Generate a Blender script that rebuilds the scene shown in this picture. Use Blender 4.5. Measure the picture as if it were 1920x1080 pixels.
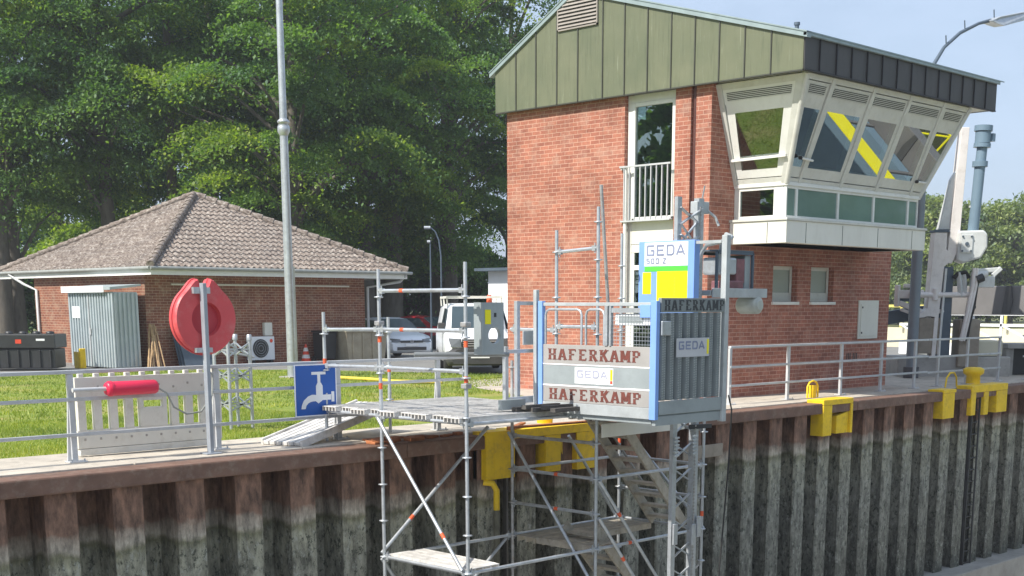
import bpy, bmesh, math, random
import numpy as np
from mathutils import Vector, Matrix
from math import radians as R, sin, cos, pi

for o in list(bpy.data.objects):
    bpy.data.objects.remove(o)
SC = bpy.context.scene
COL = SC.collection

# ------------------------------------------------------------------ camera
# world: +X runs along the lock wall (to the right), +Y goes inland, quay top is z = 0
cam_d = bpy.data.cameras.new('camera')
cam = bpy.data.objects.new('camera', cam_d)
COL.objects.link(cam)
cam.location = (0, 0, 1.9)
cam.rotation_euler = (R(90 - 11.2), 0, R(44.66 - 90))
cam_d.sensor_width = 36
cam_d.lens = 2472 / 1920 * 36
cam_d.shift_x = -40 / 1920
cam_d.shift_y = 521 / 1920
cam_d.clip_end = 4000
SC.camera = cam

# ------------------------------------------------------------------ light
SUN_EL, SUN_B = 46.0, 8.0                      # elevation, swing of the sun inland from -X
to_sun = Vector((-cos(R(SUN_EL)) * cos(R(SUN_B)), cos(R(SUN_EL)) * sin(R(SUN_B)), sin(R(SUN_EL))))
w = bpy.data.worlds.new('World')
SC.world = w
w.use_nodes = True
nt = w.node_tree
nt.nodes.clear()
sky = nt.nodes.new('ShaderNodeTexSky')
sky.sky_type = 'NISHITA'
sky.sun_disc = False
sky.sun_elevation = R(SUN_EL)
sky.sun_rotation = math.atan2(to_sun.x, to_sun.y)
sky.air_density = 1.0
sky.dust_density = 2.2
sky.ozone_density = 1.2
# thin white cloud veil mixed over the clear sky
tc = nt.nodes.new('ShaderNodeTexCoord')
mp = nt.nodes.new('ShaderNodeMapping')
mp.inputs['Scale'].default_value = (1.6, 1.6, 4.5)
nz = nt.nodes.new('ShaderNodeTexNoise')
nz.inputs['Scale'].default_value = 2.2
nz.inputs['Detail'].default_value = 7
nz.inputs['Roughness'].default_value = 0.6
rp = nt.nodes.new('ShaderNodeValToRGB')
rp.color_ramp.elements[0].position = 0.38
rp.color_ramp.elements[0].color = (0.55, 0.55, 0.55, 1)
rp.color_ramp.elements[1].position = 0.74
rp.color_ramp.elements[1].color = (0.97, 0.97, 0.97, 1)
mx = nt.nodes.new('ShaderNodeMixRGB')
mx.inputs[2].default_value = (5.2, 6.4, 8.3, 1)
bg = nt.nodes.new('ShaderNodeBackground')
bg.inputs['Strength'].default_value = 0.09
wo = nt.nodes.new('ShaderNodeOutputWorld')
L = nt.links.new
L(tc.outputs['Generated'], mp.inputs['Vector'])
L(mp.outputs['Vector'], nz.inputs['Vector'])
L(nz.outputs['Fac'], rp.inputs['Fac'])
L(rp.outputs['Color'], mx.inputs[0])
L(sky.outputs['Color'], mx.inputs[1])
L(mx.outputs['Color'], bg.inputs['Color'])
L(bg.outputs['Background'], wo.inputs['Surface'])

sl = bpy.data.lights.new('sun', 'SUN')
sl.energy = 4.4
sl.angle = R(0.55)
sl.color = (1.0, 0.95, 0.86)
so = bpy.data.objects.new('sun', sl)
COL.objects.link(so)
so.location = (-40, 20, 60)
so.rotation_euler = to_sun.to_track_quat('Z', 'Y').to_euler()

vs = SC.view_settings
vs.view_transform = 'Standard'
vs.look = 'None'
vs.gamma = 1
vs.use_curve_mapping = False
vs.exposure = 0.58

# ------------------------------------------------------------------ materials
def _nodes(name):
    m = bpy.data.materials.new(name)
    m.use_nodes = True
    t = m.node_tree
    b = t.nodes['Principled BSDF']
    return m, t, b

def ramp(t, stops, interp='LINEAR'):
    r = t.nodes.new('ShaderNodeValToRGB')
    e = r.color_ramp.elements
    r.color_ramp.interpolation = interp
    while len(e) < len(stops):
        e.new(0.5)
    for k, (p, c) in enumerate(stops):
        e[k].position = p
        e[k].color = tuple(c) + (1,) if len(c) == 3 else c
    return r

def coord(t, kind='Object', scale=(1, 1, 1)):
    c = t.nodes.new('ShaderNodeTexCoord')
    m = t.nodes.new('ShaderNodeMapping')
    m.inputs['Scale'].default_value = scale
    t.links.new(c.outputs[kind], m.inputs['Vector'])
    return m.outputs['Vector']

def noise(t, vec, scale, detail=6, rough=0.6):
    n = t.nodes.new('ShaderNodeTexNoise')
    n.inputs['Scale'].default_value = scale
    n.inputs['Detail'].default_value = detail
    n.inputs['Roughness'].default_value = rough
    t.links.new(vec, n.inputs['Vector'])
    return n.outputs['Fac']

def mixc(t, fac, a, b, blend='MIX'):
    m = t.nodes.new('ShaderNodeMixRGB')
    m.blend_type = blend
    for sock, val in ((m.inputs[0], fac), (m.inputs[1], a), (m.inputs[2], b)):
        if hasattr(val, 'is_output'):
            t.links.new(val, sock)
        elif isinstance(val, (int, float)):
            sock.default_value = val
        else:
            sock.default_value = tuple(val) + (1,)
    return m.outputs[0]

def bump(t, b, h, strength=0.3, dist=0.01):
    n = t.nodes.new('ShaderNodeBump')
    n.inputs['Strength'].default_value = strength
    n.inputs['Distance'].default_value = dist
    t.links.new(h, n.inputs['Height'])
    t.links.new(n.outputs['Normal'], b.inputs['Normal'])

def M(name, col, rough=0.6, metal=0.0, var=0.18, scale=3.0, stretch=(1, 1, 1), dirt=None, dirt_amt=0.5, bmp=0.0, spec=0.5):
    """surface with uneven tone (var) and optional dirt patches"""
    m, t, b = _nodes(name)
    v = coord(t, 'Object', stretch)
    f = noise(t, v, scale)
    lo = [c * (1 - var) for c in col]
    hi = [min(1, c * (1 + var)) for c in col]
    r = ramp(t, [(0.3, lo), (0.7, hi)])
    t.links.new(f, r.inputs['Fac'])
    out = r.outputs['Color']
    if dirt:
        f2 = noise(t, v, scale * 2.7, 8, 0.7)
        r2 = ramp(t, [(0.5, (0, 0, 0)), (0.72, (dirt_amt,) * 3)])
        t.links.new(f2, r2.inputs['Fac'])
        out = mixc(t, r2.outputs['Color'], out, dirt)
    t.links.new(out, b.inputs['Base Color'])
    b.inputs['Roughness'].default_value = rough
    b.inputs['Metallic'].default_value = metal
    b.inputs['Specular IOR Level'].default_value = spec
    if bmp:
        bump(t, b, noise(t, v, scale * 8, 5), bmp, 0.01)
    return m

def brick_mat(name, c1, c2, mortar, vary, size=(0.25, 0.0833), msize=0.012, bias=0.0):
    m, t, b = _nodes(name)
    v = coord(t, 'UV')
    br = t.nodes.new('ShaderNodeTexBrick')
    br.offset = 0.5
    br.offset_frequency = 2
    br.inputs['Scale'].default_value = 1
    br.inputs['Brick Width'].default_value = size[0]
    br.inputs['Row Height'].default_value = size[1]
    br.inputs['Mortar Size'].default_value = msize / 2
    br.inputs['Mortar Smooth'].default_value = 0.15
    br.inputs['Bias'].default_value = bias
    br.inputs['Color1'].default_value = c1 + (1,)
    br.inputs['Color2'].default_value = c2 + (1,)
    br.inputs['Mortar'].default_value = mortar + (1,)
    t.links.new(v, br.inputs['Vector'])
    f = noise(t, v, 1.1, 8, 0.65)
    r = ramp(t, [(0.33, (1 - vary,) * 3), (0.68, (1 + vary,) * 3)])
    t.links.new(f, r.inputs['Fac'])
    out = mixc(t, 1.0, br.outputs['Color'], r.outputs['Color'], 'MULTIPLY')
    # light lime bloom smeared over joints and bricks in patches
    f2 = noise(t, v, 2.3, 9, 0.7)
    r2 = ramp(t, [(0.50, (0, 0, 0)), (0.70, (0.62,) * 3)])
    t.links.new(f2, r2.inputs['Fac'])
    out = mixc(t, r2.outputs['Color'], out, [x * 0.9 for x in mortar])
    f3 = noise(t, v, 14, 5, 0.6)
    r3 = ramp(t, [(0.3, (0.86,) * 3), (0.7, (1.12,) * 3)])
    t.links.new(f3, r3.inputs['Fac'])
    out = mixc(t, 1.0, out, r3.outputs['Color'], 'MULTIPLY')
    t.links.new(out, b.inputs['Base Color'])
    b.inputs['Roughness'].default_value = 0.85
    inv = t.nodes.new('ShaderNodeMath')
    inv.operation = 'SUBTRACT'
    inv.inputs[0].default_value = 1
    t.links.new(br.outputs['Fac'], inv.inputs[1])
    bump(t, b, inv.outputs[0], 0.5, 0.008)
    return m

def glass_mat(name, tint=(0.75, 0.85, 0.82), refl=0.0, rough=0.0):
    m = bpy.data.materials.new(name)
    m.use_nodes = True
    t = m.node_tree
    t.nodes.clear()
    o = t.nodes.new('ShaderNodeOutputMaterial')
    tr = t.nodes.new('ShaderNodeBsdfTransparent')
    tr.inputs['Color'].default_value = tint + (1,)
    gl = t.nodes.new('ShaderNodeBsdfGlossy')
    gl.inputs['Roughness'].default_value = rough
    gl.inputs['Color'].default_value = (0.95, 1, 0.98, 1)
    fr = t.nodes.new('ShaderNodeFresnel')
    fr.inputs['IOR'].default_value = 1.52
    ad = t.nodes.new('ShaderNodeMath')
    ad.operation = 'ADD'
    ad.use_clamp = True
    ad.inputs[1].default_value = refl
    mi = t.nodes.new('ShaderNodeMixShader')
    t.links.new(fr.outputs[0], ad.inputs[0])
    t.links.new(ad.outputs[0], mi.inputs[0])
    t.links.new(tr.outputs[0], mi.inputs[1])
    t.links.new(gl.outputs[0], mi.inputs[2])
    t.links.new(mi.outputs[0], o.inputs['Surface'])
    return m

def leaf_mat(name, dark, light, trans=0.35):
    m = bpy.data.materials.new(name)
    m.use_nodes = True
    t = m.node_tree
    t.nodes.clear()
    o = t.nodes.new('ShaderNodeOutputMaterial')
    g = t.nodes.new('ShaderNodeNewGeometry')
    r = ramp(t, [(0.0, dark), (0.6, [(a + b_) / 2 for a, b_ in zip(dark, light)]), (1.0, light)])
    t.links.new(g.outputs['Random Per Island'], r.inputs['Fac'])
    v = coord(t, 'Object')
    f = noise(t, v, 0.45, 4)
    r2 = ramp(t, [(0.36, (0.62, 0.72, 0.85)), (0.64, (1.4, 1.28, 0.85))])
    t.links.new(f, r2.inputs['Fac'])
    col = mixc(t, 1.0, r.outputs['Color'], r2.outputs['Color'], 'MULTIPLY')
    d = t.nodes.new('ShaderNodeBsdfDiffuse')
    tl = t.nodes.new('ShaderNodeBsdfTranslucent')
    gl = t.nodes.new('ShaderNodeBsdfGlossy')
    gl.inputs['Roughness'].default_value = 0.6
    gl.inputs['Color'].default_value = (0.8, 0.9, 0.9, 1)
    t.links.new(col, d.inputs['Color'])
    tcol = mixc(t, 1.0, col, (1.5, 1.7, 0.6), 'MULTIPLY')
    t.links.new(tcol, tl.inputs['Color'])
    a = t.nodes.new('ShaderNodeMixShader')
    a.inputs[0].default_value = trans
    t.links.new(d.outputs[0], a.inputs[1])
    t.links.new(tl.outputs[0], a.inputs[2])
    b2 = t.nodes.new('ShaderNodeMixShader')
    b2.inputs[0].default_value = 0.035
    t.links.new(a.outputs[0], b2.inputs[1])
    t.links.new(gl.outputs[0], b2.inputs[2])
    t.links.new(b2.outputs[0], o.inputs['Surface'])
    return m

def pile_mat():
    m, t, b = _nodes('sheet_pile_steel')
    c = t.nodes.new('ShaderNodeTexCoord')
    sp = t.nodes.new('ShaderNodeSeparateXYZ')
    t.links.new(c.outputs['Object'], sp.inputs[0])
    n = noise(t, c.outputs['Object'], 3.1, 7)
    ma = t.nodes.new('ShaderNodeMath'); ma.operation = 'MULTIPLY_ADD'
    t.links.new(n, ma.inputs[0]); ma.inputs[1].default_value = 0.30; t.links.new(sp.outputs['Z'], ma.inputs[2])
    mr = t.nodes.new('ShaderNodeMapRange')
    mr.inputs['From Min'].default_value = -4.3
    mr.inputs['From Max'].default_value = 0.0
    t.links.new(ma.outputs[0], mr.inputs['Value'])
    def zp(z): return (z + 0.15 + 4.3) / 4.3
    r = ramp(t, [(zp(-4.2), (0.12, 0.12, 0.10)), (zp(-2.0), (0.21, 0.21, 0.18)), (zp(-1.12), (0.27, 0.265, 0.20)), (zp(-1.0), (0.15, 0.145, 0.085)), (zp(-0.93), (0.36, 0.32, 0.26)), (zp(-0.78), (0.28, 0.225, 0.175)), (zp(-0.72), (0.20, 0.115, 0.078)), (zp(-0.3), (0.185, 0.100, 0.066))])
    t.links.new(mr.outputs[0], r.inputs['Fac'])
    v = coord(t, 'Object', (1, 1, 0.35))
    f = noise(t, v, 7, 9, 0.75)
    r2 = ramp(t, [(0.36, (0.25,) * 3), (0.5, (0.95,) * 3), (0.64, (1.7,) * 3)])
    t.links.new(f, r2.inputs['Fac'])
    out = mixc(t, 0.85, r.outputs['Color'], r2.outputs['Color'], 'MULTIPLY')
    # pale and black algae blotches only on the wetted part
    f4 = noise(t, coord(t, 'Object', (1, 1, 0.6)), 12, 10, 0.8)
    r4 = ramp(t, [(0.54, (0, 0, 0)), (0.60, (0.85,) * 3)])
    t.links.new(f4, r4.inputs['Fac'])
    wet = t.nodes.new('ShaderNodeMapRange')
    wet.inputs['From Min'].default_value = -0.95
    wet.inputs['From Max'].default_value = -1.1
    t.links.new(sp.outputs['Z'], wet.inputs['Value'])
    mm = t.nodes.new('ShaderNodeMath'); mm.operation = 'MULTIPLY'
    t.links.new(r4.outputs['Color'], mm.inputs[0]); t.links.new(wet.outputs[0], mm.inputs[1])
    out = mixc(t, mm.outputs[0], out, (0.34, 0.35, 0.31))
    f5 = noise(t, coord(t, 'Object', (1.2, 1.2, 0.8)), 9, 10, 0.8)
    r5 = ramp(t, [(0.53, (0, 0, 0)), (0.58, (0.9,) * 3)])
    t.links.new(f5, r5.inputs['Fac'])
    m5 = t.nodes.new('ShaderNodeMath'); m5.operation = 'MULTIPLY'
    t.links.new(r5.outputs['Color'], m5.inputs[0]); t.links.new(wet.outputs[0], m5.inputs[1])
    out = mixc(t, m5.outputs[0], out, (0.03, 0.036, 0.024))
    t.links.new(out, b.inputs['Base Color'])
    b.inputs['Roughness'].default_value = 0.8
    bump(t, b, f, 0.6, 0.02)
    return m

def roof_tile_mat():
    m, t, b = _nodes('weathered_roof_tile')
    v = coord(t, 'UV')
    n = noise(t, v, 9, 8, 0.7)
    r = ramp(t, [(0.36, (0.075, 0.060, 0.052)), (0.47, (0.19, 0.152, 0.128)), (0.57, (0.30, 0.262, 0.228)), (0.66, (0.50, 0.47, 0.42))])
    t.links.new(n, r.inputs['Fac'])
    n2 = noise(t, v, 0.7, 5)
    r2 = ramp(t, [(0.3, (0.8, 0.8, 0.82)), (0.7, (1.15, 1.12, 1.1))])
    t.links.new(n2, r2.inputs['Fac'])
    out = mixc(t, 1.0, r.outputs['Color'], r2.outputs['Color'], 'MULTIPLY')
    t.links.new(out, b.inputs['Base Color'])
    b.inputs['Roughness'].default_value = 0.9
    bump(t, b, n, 0.4, 0.01)
    return m

def clad_mat(name, base, streak, dark):
    m, t, b = _nodes(name)
    v = coord(t, 'Object', (7, 7, 0.5))
    f = noise(t, v, 2.0, 8, 0.7)
    r = ramp(t, [(0.28, dark), (0.48, base), (0.62, base), (0.76, streak)])
    t.links.new(f, r.inputs['Fac'])
    f2 = noise(t, coord(t, 'Object'), 0.9, 4)
    r2 = ramp(t, [(0.3, (0.82, 0.86, 0.8)), (0.7, (1.15, 1.1, 1.05))])
    t.links.new(f2, r2.inputs['Fac'])
    out = mixc(t, 1.0, r.outputs['Color'], r2.outputs['Color'], 'MULTIPLY')
    # fine pale drip lines
    f3 = noise(t, coord(t, 'Object', (16, 16, 0.9)), 1.7, 9, 0.8)
    r3 = ramp(t, [(0.60, (0, 0, 0)), (0.70, (0.8,) * 3)])
    t.links.new(f3, r3.inputs['Fac'])
    out = mixc(t, r3.outputs['Color'], out, streak)
    t.links.new(out, b.inputs['Base Color'])
    b.inputs['Roughness'].default_value = 0.55
    return m

def grass_mat(name, stops):
    m, t, b = _nodes(name)
    v = coord(t, 'Object')
    f = noise(t, v, 0.55, 8, 0.7)
    r = ramp(t, stops)
    t.links.new(f, r.inputs['Fac'])
    f2 = noise(t, v, 22, 4, 0.7)
    r2 = ramp(t, [(0.3, (0.6,) * 3), (0.7, (1.35,) * 3)])
    t.links.new(f2, r2.inputs['Fac'])
    out = mixc(t, 1.0, r.outputs['Color'], r2.outputs['Color'], 'MULTIPLY')
    t.links.new(out, b.inputs['Base Color'])
    b.inputs['Roughness'].default_value = 0.9
    b.inputs['Specular IOR Level'].default_value = 0.2
    return m

BRICK = brick_mat('red_brick', (0.39, 0.146, 0.094), (0.28, 0.098, 0.066), (0.52, 0.32, 0.245), 0.24)
BRICK2 = brick_mat('brown_brick', (0.27, 0.098, 0.055), (0.19, 0.064, 0.040), (0.46, 0.34, 0.24), 0.16)
STEEL = M('galvanised_steel', (0.50, 0.53, 0.56), 0.42, 0.55, 0.14, 5, dirt=(0.30, 0.29, 0.27), dirt_amt=0.5)
STEEL_OLD = M('worn_scaffold_steel', (0.40, 0.40, 0.40), 0.5, 0.45, 0.25, 6, dirt=(0.30, 0.22, 0.16), dirt_amt=0.7)
RAILP = M('grey_railing_paint', (0.52, 0.53, 0.54), 0.45, 0.1, 0.1, 3, dirt=(0.34, 0.33, 0.31), dirt_amt=0.45)
ALU = M('aluminium_deck', (0.66, 0.64, 0.61), 0.55, 0.1, 0.2, 4, dirt=(0.30, 0.27, 0.22), dirt_amt=0.6)
ALU_DIRTY = M('dirty_aluminium', (0.44, 0.40, 0.33), 0.6, 0.2, 0.22, 4, dirt=(0.22, 0.18, 0.12), dirt_amt=0.7)
ORANGE = M('orange_marking', (0.75, 0.12, 0.04), 0.6)
RUST = M('rusty_steel', (0.165, 0.092, 0.064), 0.7, 0.0, 0.25, 3, dirt=(0.30, 0.24, 0.19), dirt_amt=0.45, bmp=0.2)
RUST_O = M('orange_rust', (0.36, 0.13, 0.05), 0.8, 0.0, 0.35, 6, bmp=0.3)
YELLOW = M('yellow_paint', (0.84, 0.56, 0.01), 0.5, 0.0, 0.12, 3, dirt=(0.36, 0.20, 0.06), dirt_amt=0.45, bmp=.1)
YELLOW_B = M('bright_yellow_film', (0.88, 0.78, 0.0), 0.5, 0.0, 0.03)
GREEN_B = M('bright_green_film', (0.10, 0.55, 0.06), 0.5, 0.0, 0.03)
CONC = M('pale_quay_concrete', (0.48, 0.43, 0.36), 0.9, 0, 0.16, 1.4, dirt=(0.22, 0.195, 0.165), dirt_amt=0.85, bmp=0.2)
CONC_W = M('grey_weathered_concrete', (0.36, 0.35, 0.33), 0.9, 0, 0.2, 1.2, dirt=(0.22, 0.21, 0.18), dirt_amt=0.6, bmp=0.3)
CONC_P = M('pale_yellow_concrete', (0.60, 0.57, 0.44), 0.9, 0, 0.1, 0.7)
PIER_M = M('brown_grey_pier_concrete', (0.30, 0.26, 0.21), 0.9, 0, 0.2, 2.0, dirt=(0.18, 0.15, 0.11), dirt_amt=0.6, bmp=0.3)
ASPH = M('grey_road_surface', (0.20, 0.195, 0.185), 0.9, 0, 0.15, 1.0, dirt=(0.14, 0.135, 0.13), dirt_amt=0.5)
WHITE = M('white_window_paint', (0.74, 0.74, 0.70), 0.4, 0, 0.06, 2, dirt=(0.55, 0.53, 0.46), dirt_amt=0.35)
CREAM = M('cream_panel', (0.72, 0.71, 0.64), 0.5, 0, 0.06, 1.2, (1, 1, 0.3), dirt=(0.52, 0.50, 0.42), dirt_amt=0.3)
FRAME = M('greyed_white_frame', (0.60, 0.60, 0.55), 0.5, 0, 0.08, 2.5, dirt=(0.42, 0.40, 0.33), dirt_amt=0.4)
GREENCLAD = clad_mat('green_patina_cladding', (0.138, 0.152, 0.098), (0.30, 0.32, 0.25), (0.095, 0.11, 0.07))
DARKCLAD = clad_mat('dark_brown_cladding', (0.060, 0.058, 0.062), (0.085, 0.082, 0.085), (0.046, 0.044, 0.048))
SEAM = M('dark_seam', (0.055, 0.058, 0.045), 0.6)
SEAM_B = M('black_seam', (0.022, 0.022, 0.026), 0.6)
FLASH = M('roof_edge_flashing', (0.30, 0.37, 0.38), 0.5, 0.3, 0.12, 3)
ROOFTOP = M('roof_top_sheet', (0.28, 0.31, 0.31), 0.6, 0.2)
VENTM = M('brown_vent_metal', (0.30, 0.27, 0.24), 0.6, 0.1, 0.12)
PIPE_BR = M('brown_downpipe', (0.11, 0.045, 0.038), 0.4, 0.2)
DARK = M('dark_interior', (0.035, 0.037, 0.037), 0.8)
DARK2 = M('interior_grey', (0.16, 0.16, 0.155), 0.8)
BLACK = M('black_plastic', (0.028, 0.029, 0.032), 0.45, 0, 0.2)
BLACKR = M('black_rubber', (0.02, 0.02, 0.02), 0.8)
GLASS = glass_mat('clear_window_glass', (0.62, 0.72, 0.70), 0.10)
GLASS_T = glass_mat('tilted_tower_glass', (0.58, 0.68, 0.65), 0.34)
GLASS_F = glass_mat('flank_glass', (0.50, 0.60, 0.58), 0.16)
GLASS_G = M('greenish_low_glass', (0.15, 0.235, 0.205), 0.05, 0, 0.18, 0.9, spec=1.0)
FROST = M('frosted_pane', (0.33, 0.37, 0.33), 0.25, 0, 0.06, 1.5)
RED = M('red_life_ring_plastic', (0.62, 0.075, 0.085), 0.45, 0, 0.12, 2, dirt=(0.60, 0.20, 0.19), dirt_amt=0.5)
RED_D = M('deep_red_plastic', (0.50, 0.04, 0.06), 0.45, 0, 0.06)
REDT = M('crimson_tube_plastic', (0.68, 0.02, 0.07), 0.38, 0, 0.06)
BARR = M('dirty_white_plastic', (0.68, 0.66, 0.60), 0.5, 0, 0.08, 2, dirt=(0.45, 0.40, 0.32), dirt_amt=0.5)
SIGNB = M('blue_sign_film', (0.012, 0.10, 0.42), 0.35, 0, 0.04)
SIGNW = M('white_sign_film', (0.82, 0.83, 0.85), 0.45, 0, 0.03)
HBLUE = M('light_blue_paint', (0.21, 0.37, 0.76), 0.45, 0, 0.06, 3)
HGREY = M('hoist_grey_panel', (0.33, 0.37, 0.38), 0.5, 0.2, 0.1, 2, dirt=(0.24, 0.26, 0.27), dirt_amt=0.4)
HPALE = M('hoist_pale_board', (0.44, 0.47, 0.48), 0.5, 0.2, 0.16, 3, dirt=(0.36, 0.37, 0.37), dirt_amt=0.5)
HLET = M('pale_sand_panel', (0.36, 0.345, 0.33), 0.55, 0.1, 0.08, 3)
LETR = M('brown_red_lettering', (0.15, 0.042, 0.030), 0.7, 0, 0.25, 14)
LETB = M('blue_grey_lettering', (0.22, 0.25, 0.36), 0.6)
LETP = M('pale_lavender_lettering', (0.36, 0.37, 0.46), 0.6)
LETK = M('dark_lettering', (0.045, 0.05, 0.055), 0.7)
MACH = M('offwhite_machine_paint', (0.74, 0.70, 0.67), 0.5, 0, 0.1, 1.5, dirt=(0.42, 0.37, 0.32), dirt_amt=0.45)
MACHG = M('light_grey_machine_paint', (0.60, 0.62, 0.61), 0.45, 0.1, 0.1, 2, dirt=(0.36, 0.35, 0.33), dirt_amt=0.4)
BLUEG = M('blue_grey_cylinder_paint', (0.17, 0.25, 0.32), 0.4, 0.1, 0.08, 2)
SLATE = M('slate_blue_steel', (0.085, 0.115, 0.15), 0.5, 0.1, 0.12)
POLEG = M('dark_grey_pole_paint', (0.20, 0.235, 0.265), 0.45, 0.1, 0.08)
GIRD = M('grey_girder_steel', (0.175, 0.17, 0.17), 0.6, 0.1, 0.12, 1.2)
WOOD = M('weathered_wood', (0.42, 0.28, 0.15), 0.8, 0, 0.25, 9)
SHEDF = M('shed_sheet_metal', (0.46, 0.52, 0.54), 0.45, 0.35, 0.1, 2)
SKIPM = M('sandy_skip_paint', (0.34, 0.30, 0.22), 0.7, 0.0, 0.18, 2, dirt=(0.26, 0.20, 0.12), dirt_amt=0.6)
CARW = M('white_car_paint', (0.80, 0.82, 0.85), 0.22, 0, 0.02)
CARB = M('pale_blue_white_paint', (0.78, 0.82, 0.88), 0.22, 0, 0.02)
CARGL = M('car_glass', (0.05, 0.075, 0.09), 0.08, 0, 0.1)
HLAMP = M('headlamp_glass', (0.17, 0.18, 0.19), 0.15, 0.3)
BUMPER = M('grey_bumper_plastic', (0.055, 0.055, 0.058), 0.55)
CHROME = M('chrome', (0.6, 0.6, 0.62), 0.3, 0.4)
BARK = M('tree_bark', (0.13, 0.115, 0.095), 0.95, 0, 0.3, 2, (2, 2, 0.5), dirt=(0.06, 0.055, 0.045), dirt_amt=0.7, bmp=0.6)
TILE = roof_tile_mat()
PILE = pile_mat()
TRAFW = M('white_cone_plastic', (0.78, 0.76, 0.72), 0.5)
TRAFR = M('red_cone_plastic', (0.72, 0.07, 0.03), 0.5)
HOSEY = M('yellow_hose_rubber', (0.62, 0.48, 0.06), 0.6)
TARP = M('blue_cabin_plastic', (0.03, 0.12, 0.42), 0.5)
LAWN = grass_mat('lawn_soil', [(0.3, (0.13, 0.20, 0.032)), (0.5, (0.20, 0.25, 0.045)), (0.7, (0.36, 0.30, 0.12))])
BLADE = leaf_mat('grass_blades', (0.14, 0.22, 0.022), (0.34, 0.36, 0.07), 0.3)
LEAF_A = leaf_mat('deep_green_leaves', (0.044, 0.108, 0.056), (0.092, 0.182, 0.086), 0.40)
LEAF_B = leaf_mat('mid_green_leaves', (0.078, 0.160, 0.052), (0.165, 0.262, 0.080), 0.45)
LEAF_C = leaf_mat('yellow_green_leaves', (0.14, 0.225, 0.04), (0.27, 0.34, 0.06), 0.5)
LEAF_D = leaf_mat('haze_pale_leaves', (0.13, 0.18, 0.095), (0.25, 0.30, 0.14), 0.35)  # distance haze is put into this paler leaf colour

# ------------------------------------------------------------------ mesh helpers
OFF = {}

def tag(o, label, cat, group=None):
    o['label'] = label
    o['category'] = cat
    if group:
        o['group'] = group
    return o

def thing(name, label, cat, loc, rz=None, group=None):
    """Empty at the base of a thing; rz given means its parts are built in local coordinates"""
    o = bpy.data.objects.new(name, None)
    o.empty_display_size = 0.2
    COL.objects.link(o)
    o.location = loc
    if rz is not None:
        o.rotation_euler = (0, 0, rz)
        OFF[o.name] = Vector((0, 0, 0))
    else:
        OFF[o.name] = Vector(loc)
    return tag(o, label, cat, group)

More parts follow.
